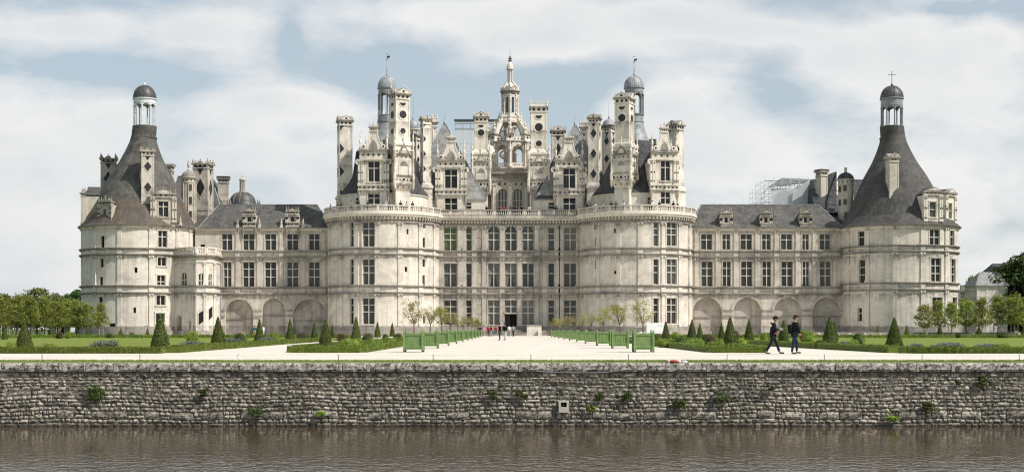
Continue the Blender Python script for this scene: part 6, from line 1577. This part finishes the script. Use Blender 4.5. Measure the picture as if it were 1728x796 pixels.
def pose_mesh(J, fingers=False):
    """J: joints in local coords, +X is forward. returns body, top, trousers, hair meshes"""
    def mid(a, b, t=.5): return tuple(a[i]+(b[i]-a[i])*t for i in range(3))
    pel, chest, neck, head = J['pel'], J['chest'], J['neck'], J['head']
    V = [pel+(.09,.105), mid(pel, chest, .5)+(.075,.09), chest+(.085,.11), neck+(.05,)]
    E = [(0,1),(1,2),(2,3)]
    hv = Vector(head)-Vector(neck); hv.normalize()
    def hp(t, fx=0): return (head[0]+hv.x*t+fx, head[1]+hv.y*t, head[2]+hv.z*t)
    V += [hp(-.075, .012)+(.058,.05), hp(0)+(.088,.072), hp(.07, -.006)+(.078,.068), hp(.105, -.01)+(.045,.045)]; E += [(3,4),(4,5),(5,6),(6,7)]
    T = [mid(pel, chest, .5)+(.14,.155), (pel[0], pel[1], pel[2]+.02)+(.145,.165), chest+(.15,.18), mid(chest, neck, .85)+(.085,), (pel[0], pel[1], pel[2]-.09)+(.14,.165)]; TE = [(0,1),(0,2),(2,3),(1,4)]
    L = [(pel[0], pel[1], pel[2]+.04)+(.13,.15)]; LE = []
    for s_ in ('l', 'r'):
        sh, el, ha = J['sh_'+s_], J['el_'+s_], J['ha_'+s_]; b = len(V)
        V += [sh+(.045,), el+(.035,), ha+(.03,)]; E += [(2,b),(b,b+1),(b+1,b+2)]
        d = (Vector(ha)-Vector(el)).normalized(); pm = Vector(ha)+d*.06; V.append(tuple(pm)+(.034,.02)); E.append((b+2, b+3))
        if fingers:
            sd = Vector((0,1,0)) if abs(d.y) < .8 else Vector((1,0,0)); pn = d.cross(sd).normalized()
            for k in range(4):
                f0 = pm+sd*(.018*(k-1.5)); f1 = f0+d*(.045, .052, .050, .040)[k]+pn*.008; f2 = f1+d*.022+pn*.02; n = len(V)
                V += [tuple(f0+d*.012)+(.0095,), tuple(f1)+(.0085,), tuple(f2)+(.007,)]; E += [(b+3,n),(n,n+1),(n+1,n+2)]
            t0 = Vector(ha)+d*.03+sd*.03+pn*.012; n = len(V); V += [tuple(t0)+(.011,), tuple(t0+d*.035+pn*.015)+(.009,)]; E += [(b+2,n),(n,n+1)]
        else: V.append(tuple(pm+d*.07)+(.02,.014)); E.append((b+3, b+4))
        b = len(T); T += [sh+(.085,), mid(sh, el, .5)+(.072,), el+(.064,), mid(el, ha, .88)+(.05,)]; TE += [(2,b),(b,b+1),(b+1,b+2),(b+2,b+3)]
        hi, kn, an, to = J['hi_'+s_], J['kn_'+s_], J['an_'+s_], J['to_'+s_]; b = len(V)
        V += [hi+(.065,), mid(hi, kn, .5)+(.055,), kn+(.042,), mid(kn, an, .35)+(.042,), an+(.036,), to+(.03,.04)]; E += [(0,b),(b,b+1),(b+1,b+2),(b+2,b+3),(b+3,b+4),(b+4,b+5)]
        b = len(L); L += [hi+(.105,), mid(hi, kn, .5)+(.093,), kn+(.072,), mid(kn, an, .5)+(.066,), mid(kn, an, 1.0)+(.06,)]; LE += [(0,b),(b,b+1),(b+1,b+2),(b+2,b+3),(b+3,b+4)]
    H = [hp(.055, -.022)+(.094,.086), hp(.10, -.012)+(.06,.06), hp(-.01, -.05)+(.066,.072)]; HE = [(0,1),(0,2)]
    S = []; SE = []
    for s_ in ('l', 'r'):
        an, to = J['an_'+s_], J['to_'+s_]; b = len(S); S += [(an[0]-.03, an[1], an[2]-.03, .045), mid(an, to, .5)[:2]+(to[2]+.012, .046), to+(.036,.045), (to[0]+.05*(1 if to[0] > an[0] else 0)+.02, to[1], to[2]-.005, .028)]; SE += [(b,b+1),(b+1,b+2),(b+2,b+3)]
    S1 = skinmesh('shoe', S[:4], SE[:3]); S2 = skinmesh('shoe', S[4:], [(0,1),(1,2),(2,3)])
    return skinmesh('body', V, E), skinmesh('jacket', T, TE), skinmesh('trousers', L, LE), skinmesh('hair', H, HE), S1, S2
def J_stand(bend=0, arms='down', stride=.06, lean=0):
    J = dict(pel=(0,0,.93), chest=(.02+lean*.6,0,1.28), neck=(.03+lean,0,1.47), head=(.06+lean*1.15,0,1.62))
    for s_, y in (('l',.19),('r',-.19)):
        J['sh_'+s_] = (.02+lean*.9, y, 1.40)
        if arms == 'down': J['el_'+s_] = (-.01+lean*.7, y*1.25, 1.12); J['ha_'+s_] = (.06+lean*.7, y*1.25, .88)
        elif arms == 'rail': J['el_'+s_] = (.16+lean, y*1.3, 1.18); J['ha_'+s_] = (.38+lean, y*.9, 1.14)
        elif arms == 'up': J['el_'+s_] = (.18, y*1.2, 1.2); J['ha_'+s_] = (.26, y*.5, 1.45)
    for s_, y, k in (('l',.09,1),('r',-.09,-1)):
        J['hi_'+s_] = (0, y, .90); J['kn_'+s_] = (.03+stride*k*.6, y*1.1, .49); J['an_'+s_] = (stride*k, y*1.1, .09); J['to_'+s_] = (stride*k+.15, y*1.2, .04)
    return J
def J_sit():
    J = J_stand(0, 'rail', 0, .02)
    for k in list(J): x, y, z = J[k]; J[k] = (x, y, z-.44)
    for s_, y in (('l',.1),('r',-.1)): J['hi_'+s_] = (.03, y, .47); J['kn_'+s_] = (.44, y*1.3, .49); J['an_'+s_] = (.46, y*1.2, .09); J['to_'+s_] = (.60, y*1.3, .04); J['ha_'+s_] = (.34, y*.8, .58); J['el_'+s_] = (.1, y*2.3, .66)
    return J
VAR = {'stand': pose_mesh(J_stand()), 'rail': pose_mesh(J_stand(0, 'rail', .03, .1)), 'photo': pose_mesh(J_stand(0, 'up', .04)), 'walk': pose_mesh(J_stand(0, 'down', .26)), 'sit': pose_mesh(J_sit())}
def person(ms, x, y, z, rz, top, legs, label, group=None, sc_=1.0, hair=None, shoe=None, hat=None):
    r = empty('person', (x, y, z), rz); r.scale = (sc_,)*3
    for nm, me, mt in (('body', ms[0], M['skin']), ('jacket', ms[1], cloth(top)), ('trousers', ms[2], cloth(legs)), ('hair', ms[3], cloth(hair) if hair else M['hair']), ('shoe', ms[4], M['shoe']), ('shoe', ms[5], M['shoe'])):
        o = kid(obj(nm, me), r); o.material_slots[0].link = 'OBJECT'; o.material_slots[0].material = mt
    tag(r, label, 'person', group); return r
BK, DK, NV, WH, GR, RD, PK, BL, BG, JN = (.012,.012,.014), (.04,.04,.045), (.02,.03,.06), (.6,.6,.58), (.28,.29,.28), (.35,.03,.04), (.5,.28,.30), (.03,.10,.2), (.35,.30,.22), (.05,.08,.14)
CG = 'visitors near the entrance'
for (px, py, v, a, t, l, lab) in (
    (843.5,573.8,'stand',200,BK,BK,'person all in black facing the door, left one of the pair on the avenue'),(852.3,573.6,'stand',240,BK,WH,'person in a dark coat and pale stockings, right one of the avenue pair'),
    (859.5,568,'walk',90,WH,GR,'person in a light grey top walking towards the entrance door'),(866.2,568,'walk',80,GR,DK,'person in grey right beside the dark doorway'),
    (808.5,567.3,'stand',300,DK,DK,'person in dark clothes at the left end of the entrance group'),(816,567.3,'stand',270,PK,BG,'person in a pink top, second of the entrance group from the left'),
    (824.5,567.4,'stand',260,RD,DK,'person in dark red left of the entrance steps'),(829,567.3,'walk',200,DK,GR,'person in a dark top just left of the seated figure in red'),
    (764,561.5,'stand',100,DK,DK,'person in dark clothes behind the left row of planters'),(738,562,'walk',0,NV,DK,'person in navy behind the middle left planters'),
    (691,561.7,'walk',180,NV,DK,'person in a navy jacket walking behind the nearest left planter'),(672.6,562,'stand',200,DK,WH,'person in a dark jacket over white beside small cones'),
    (656,564,'stand',80,DK,GR,'person in dark and white partly hidden by the left bed shrubs'),(430,567,'walk',90,BL,BG,'person in a blue top and pale trousers on the left lawn edge'),(444,567,'stand',270,WH,WH,'person in white half hidden by a cone near the left wing arches')):
    Y = GY(py); person(VAR[v], X(px, Y), Y, 0, radians(a), t, l, lab, CG if 800 < px < 870 else None)
person(VAR['sit'], X(836.5, 237.2), 237.2, .46, radians(-90), RD, DK, 'person in red sitting on the entrance steps left of the door', CG)
person(VAR['sit'], X(812, 237.2), 237.2, .46, radians(-90), DK, GR, 'person in dark clothes sitting on the steps behind the left group', CG)
def cylpos(T, px, off=.05):
    R = T[2]+off; u = cu(px, T[0], T[1], R); return T[0]+R*sin(u/R), T[1]-R*cos(u/R), u/R
tv = [559,570,576.5,592.7,621,676,686,696,821.4,843,850,861.7,867,871,880.5,893.6,938,991.5,997,1005.8,1018.6,1032,1039.6,1052.4,1095,1100.6,1112.6,1136,1142]
cols = [DK,BK,NV,BG,DK,BK,WH,DK,BK,DK,RD,DK,BK,NV,BK,WH,DK,BK,GR,WH,BG,BK,DK,WH,DK,WH,BK,BK,DK]; cn = {DK:'charcoal', BK:'black', NV:'navy', BG:'beige', WH:'white', RD:'dark red', GR:'grey'}
cnt = {}
for i, px in enumerate(tv):
    if px < 720: T, wh = K1, 'left round tower terrace'
    elif px > 990: T, wh = K2, 'right round tower terrace'
    else: T, wh = None, 'central balustrade'
    cnt[wh] = cnt.get(wh, 0)+1
    if T: x, y, th = cylpos(T, px, .1 if i % 2 else -.25); rz = th-pi/2
    else: x, y, rz = X(px, 240.0), 239.95, -pi/2
    person(VAR[('rail','stand','photo','rail')[i % 4]], x, y, 21.11, rz+rnd.uniform(-.5, .5), cols[i], DK if i % 3 else JN, 'tiny visitor in %s, %s from the left behind the %s' % (cn[cols[i]], ORD[cnt[wh]-1], wh), 'visitors on the castle roof terrace', .97+.06*rnd.random())
# the two walkers in front
def walker1():
    J = dict(pel=(-.02,0,.93), chest=(.0,0,1.27), neck=(.05,0,1.45), head=(.11,0,1.585), sh_l=(.02,.18,1.38), sh_r=(.02,-.18,1.38), el_l=(.07,.25,1.13), el_r=(.05,-.25,1.12), ha_l=(.30,.07,1.16), ha_r=(.29,-.08,1.14),
             hi_l=(-.02,.08,.90), hi_r=(-.02,-.08,.90), kn_l=(.16,.08,.50), kn_r=(-.12,-.09,.49), an_l=(.30,.08,.10), an_r=(-.36,-.09,.12), to_l=(.45,.09,.05), to_r=(-.22,-.1,.035))
    ms = pose_mesh(J, True); r = person(ms, X(1305, 63), 63.0, 0, 0, (.016,.017,.02), (.012,.021,.028), 'person in black cap and hooded jacket looking down, left of the two front walkers')
    h = Vector((.11,0,1.585))
    c = skinmesh('cap', [(h.x-.005,0,h.z+.055,.104,.096),(h.x-.02,0,h.z+.09,.07,.07),(h.x-.06,0,h.z+.01,.08,.09)], [(0,1),(0,2)]); c.materials[0] = cloth(BK); kid(obj('cap', c), r)
    mb = MB([]); mb.add([(h.x+.06,-.075,h.z+.055),(h.x+.06,.075,h.z+.055),(h.x+.215,.05,h.z+.035),(h.x+.215,-.05,h.z+.035),(h.x+.06,-.075,h.z+.075),(h.x+.06,.075,h.z+.075),(h.x+.215,.05,h.z+.048),(h.x+.215,-.05,h.z+.048)], [(3,2,1,0),(4,5,6,7),(0,1,5,4),(1,2,6,5),(2,3,7,6),(3,0,4,7)], cloth(BK)); kid(mb.build('cap_brim', uv=False), r)
    hd = skinmesh('hood', [(-.04,0,1.45,.09,.12),(-.09,0,1.36,.07,.12)], [(0,1)]); hd.materials[0] = cloth((.016,.017,.02)); kid(obj('hood', hd), r)
    face(r, h)
    ph = empty('camera_device', (X(1305, 63)+.40, 62.99, 1.14)); tag(ph, 'small pale hand-held device in the hands of the walker in the cap', 'phone'); mb = MB([]); box(mb, flat(0, 0), -.04, .04, -.06, .07, -.045, .045, 'white'); kid(mb.build('case', uv=False), ph)
    s_ = MB([]); box(s_, flat(0, 0), -.03, .03, -.05, .055, .046, .048, 'blackp'); kid(s_.build('screen', uv=False), ph)
    bg_ = skinmesh('waist_pouch', [(.08,-.17,.99,.05,.04),(.02,-.175,.985,.045,.04),(.13,-.14,.985,.035,.03)], [(0,1),(0,2)]); bg_.materials[0] = cloth((.5,.07,.10)); o = obj('waist_pouch', bg_); o.location = (X(1305, 63), 63.0, -.02); tag(o, 'pinkish red pouch worn at the waist of the walker in the cap', 'pouch')
def face(r, h, yaw=0.0):
    mb = MB([]); fx = h.x+.082
    mb.add([(fx,-.012,h.z-.015),(fx,.012,h.z-.015),(fx+.024,0,h.z-.012),(fx,0,h.z+.03)], [(0,1,2),(1,3,2),(3,0,2),(0,3,1)], 'skin'); kid(mb.build('nose', uv=False), r)
    for s_ in (-1, 1):
        e = MB([]); lathe(e, fx-.012, s_*.03, [(.002,h.z+.012),(.011,h.z+.018),(.011,h.z+.026),(.002,h.z+.032)], 8, 'hair'); kid(e.build('eye', uv=False), r)
        e = MB([]); box(e, flat(h.x-.005, s_*.078), -.015, .015, h.z-.03, h.z+.03, -.008, .008, 'skin'); kid(e.build('ear', uv=False), r)
    e = MB([]); box(e, flat(fx-.008, 0, pi/2), -.022, .022, h.z-.048, h.z-.04, -.01, .01, M['cloth_lip']); kid(e.build('mouth', uv=False), r)
M['cloth_lip'] = simple('lip', (.35,.12,.10), .5, .05)
def walker2():
    J = dict(pel=(-.02,0,.95), chest=(-.01,0,1.29), neck=(.04,0,1.49), head=(.07,.03,1.635), sh_l=(.0,.19,1.42), sh_r=(.05,-.19,1.42), el_l=(-.06,.25,1.15), el_r=(.10,-.27,1.15), ha_l=(-.10,.23,.92), ha_r=(.16,-.25,.90),
             hi_l=(-.02,.09,.92), hi_r=(-.02,-.09,.92), kn_l=(.15,.09,.51), kn_r=(-.10,-.10,.50), an_l=(.13,.10,.12), an_r=(-.17,-.10,.09), to_l=(.28,.11,.06), to_r=(-.01,-.11,.04))
    ms = pose_mesh(J, True); r = person(ms, X(1341, 63), 63.0, 0, radians(8), (.014,.014,.016), (.022,.034,.055), 'person in black jacket and jeans with a backpack, right of the two front walkers', hair=(.05,.032,.02)); face(r, Vector((.07,.03,1.635)))
    b = skinmesh('backpack', [(-.22,0,1.22,.11,.15),(-.21,0,1.36,.09,.13),(-.22,0,1.02,.12,.15),(-.20,0,.93,.08,.12)], [(0,1),(0,2),(2,3)]); b.materials[0] = cloth((.012,.012,.013)); o = obj('backpack', b); o.location = (X(1341, 63), 63.0, 0); o.rotation_euler = (0,0,radians(8)); tag(o, 'black backpack carried by the right-hand walker', 'backpack')
    k = MB([]); box(k, flat(0, 0), -.035, .045, -.10, .04, -.03, .03, cloth((.07,.012,.018))); o = k.build('thermos', uv=False); o.location = (X(1341, 63)+.24, 62.77, .83); o.rotation_euler = (0, .3, 0); tag(o, 'small dark red box hanging in the right hand of the backpacker', 'box')
walker1(); walker2()
# =================================================================== light, sky, camera
SUN_AZ = radians(62); SUN_EL = radians(48)
sx, sy, sz = cos(SUN_EL)*sin(SUN_AZ), -cos(SUN_EL)*cos(SUN_AZ), sin(SUN_EL)
sun = bpy.data.lights.new('sun', 'SUN'); sun.energy = 5.0; sun.angle = radians(.9); sun.color = (1, .965, .91)
so = bpy.data.objects.new('sun', sun); COL.objects.link(so); so.rotation_euler = Vector((sx, sy, sz)).to_track_quat('Z', 'Y').to_euler()
w = bpy.data.worlds.new('World'); sc.world = w; w.use_nodes = True; nt = w.node_tree
bg = nt.nodes['Background']; 
sky = N(nt, 'ShaderNodeTexSky', sky_type='NISHITA'); sky.sun_disc = False; sky.sun_elevation = SUN_EL; sky.sun_rotation = atan2(sx, sy); sky.altitude = 90; sky.air_density = 1.0; sky.dust_density = 1.5; sky.ozone_density = 1.0
tc = N(nt, 'ShaderNodeTexCoord').outputs['Generated']
sep = N(nt, 'ShaderNodeSeparateXYZ'); nt.links.new(tc, sep.inputs[0])
# cloud deck: azimuth / elevation coordinates
inv = mathn(nt, 'DIVIDE', 1.0, mathn(nt, 'MAXIMUM', mathn(nt, 'ABSOLUTE', sep.outputs['Y']), .05))
az = mathn(nt, 'MULTIPLY', sep.outputs['X'], inv); el = mathn(nt, 'MULTIPLY', sep.outputs['Z'], inv)
cb = N(nt, 'ShaderNodeCombineXYZ'); nt.links.new(az, cb.inputs['X']); nt.links.new(mathn(nt, 'MULTIPLY', el, 2.1), cb.inputs['Y']); nt.links.new(sep.outputs['Y'], cb.inputs['Z'])
n1 = noise(nt, cb.outputs[0], 4.2, 8, .58, .35); n2 = noise(nt, cb.outputs[0], 13.0, 6, .6, .3)
dens = mathn(nt, 'ADD', mathn(nt, 'MULTIPLY', n1, .95), mathn(nt, 'SUBTRACT', mathn(nt, 'MULTIPLY', n2, .42), .215))
# banks of cloud, positions as (azimuth tangent, elevation tangent, half sizes, weight)
BL = [(-0.3365, 0.2217, 0.0826, 0.0165, 0.42), (-0.2322, 0.2174, 0.0478, 0.0183, 0.4), (-0.3496, 0.1326, 0.0565, 0.0478, 0.42), (-0.293, 0.1543, 0.0217, 0.0261, 0.25), (-0.3496, 0.0674, 0.0522, 0.0478, 0.3), (-0.167, 0.1652, 0.0478, 0.0139, 0.3), (-0.2061, 0.1274, 0.0522, 0.0122, 0.26), (-0.1322, 0.1109, 0.0261, 0.0217, 0.2), (-0.0452, 0.2291, 0.1, 0.0165, 0.42), (0.0157, 0.2109, 0.0478, 0.0122, 0.4), (0.1113, 0.2283, 0.0652, 0.0139, 0.42), (0.0852, 0.163, 0.0304, 0.0174, 0.3), (0.1461, 0.1413, 0.0609, 0.0348, 0.36), (0.2026, 0.2174, 0.0413, 0.0109, 0.32), (0.2678, 0.2, 0.087, 0.0239, 0.42), (0.3374, 0.1674, 0.0609, 0.0261, 0.4), (0.3287, 0.1109, 0.0652, 0.0391, 0.3), (0.3591, 0.2152, 0.0304, 0.013, 0.3), (-0.3104, 0.1913, 0.0652, 0.0096, -0.3), (-0.1626, 0.2152, 0.0096, 0.0217, -0.2), (-0.1148, 0.1891, 0.0478, 0.0152, -0.28), (-0.0452, 0.1674, 0.0783, 0.0261, -0.3), (0.0504, 0.1761, 0.0391, 0.0217, -0.32), (0.1896, 0.1804, 0.0261, 0.0261, -0.25), (0.2113, 0.1457, 0.0261, 0.0261, -0.1), (0.32, 0.2348, 0.0348, 0.0052, -0.25), (-0.2322, 0.1804, 0.0522, 0.0096, -0.22), (-0.1843, 0.0978, 0.0522, 0.0261, -0.08)]
for (ax, ey, wx, wy, k) in BL:
    dx = mathn(nt, 'MULTIPLY', mathn(nt, 'SUBTRACT', az, ax), 1/wx); dy = mathn(nt, 'MULTIPLY', mathn(nt, 'SUBTRACT', el, ey), 1/wy)
    r2 = mathn(nt, 'ADD', mathn(nt, 'MULTIPLY', dx, dx), mathn(nt, 'MULTIPLY', dy, dy))
    g = mathn(nt, 'POWER', 2.718, mathn(nt, 'MULTIPLY', r2, -1.0)); dens = mathn(nt, 'ADD', dens, mathn(nt, 'MULTIPLY', g, k*.75))
# thin veil near the horizon
hz = N(nt, 'ShaderNodeMapRange'); nt.links.new(el, hz.inputs['Value']); hz.inputs['From Min'].default_value = .135; hz.inputs['From Max'].default_value = .02; hz.inputs['To Min'].default_value = 0; hz.inputs['To Max'].default_value = .25
dens = mathn(nt, 'ADD', dens, hz.outputs[0])
# cloud thinned behind the camera and overhead to cut fill on the facade
beh = N(nt, 'ShaderNodeMapRange'); nt.links.new(sep.outputs['Y'], beh.inputs['Value']); beh.inputs['From Min'].default_value = .25; beh.inputs['From Max'].default_value = -.15; beh.inputs['To Min'].default_value = 0; beh.inputs['To Max'].default_value = .30
dens = mathn(nt, 'SUBTRACT', dens, beh.outputs[0])
mask = ramp(nt, dens, .42, .66)
SKS, CLD = .10, 9.1
shade = ramp(nt, noise(nt, cb.outputs[0], 7.0, 6, .55, .2), .3, .75, (.83,.85,.87,1), (1.0,.99,.975,1))
cl = N(nt, 'ShaderNodeMix', data_type='RGBA'); 
shade = mix(nt, 1.0, shade, ramp(nt, dens, .60, 1.0, (1,1,1,1), (.86,.88,.90,1)), 'MULTIPLY')
clc = N(nt, 'ShaderNodeVectorMath', operation='SCALE'); nt.links.new(shade, clc.inputs[0]); clc.inputs['Scale'].default_value = CLD
veil = N(nt, 'ShaderNodeMix', data_type='RGBA'); veil.inputs[0].default_value = .56; nt.links.new(sky.outputs['Color'], veil.inputs[6]); veil.inputs[7].default_value = (6.5, 7.4, 7.8, 1)
nt.links.new(mask, cl.inputs[0]); nt.links.new(veil.outputs[2], cl.inputs[6]); nt.links.new(clc.outputs[0], cl.inputs[7])
nt.links.new(cl.outputs[2], bg.inputs['Color']); bg.inputs['Strength'].default_value = SKS
cam = bpy.data.cameras.new('camera'); co = bpy.data.objects.new('camera', cam); COL.objects.link(co); sc.camera = co
cam.sensor_width = 36; cam.lens = 36*F/1728; cam.shift_y = (HY-398)/1728.0; cam.shift_x = 0
co.location = (0, 0, EH); co.rotation_euler = (pi/2, 0, 0); cam.clip_start = .5; cam.clip_end = 8000
sc.view_settings.view_transform = 'Standard'; sc.view_settings.look = 'None'; sc.view_settings.exposure = .03; sc.view_settings.gamma = 1
sc.cycles.filter_width = 1.15; sc.cycles.max_bounces = 6; sc.cycles.transparent_max_bounces = 24; sc.cycles.use_adaptive_sampling = True
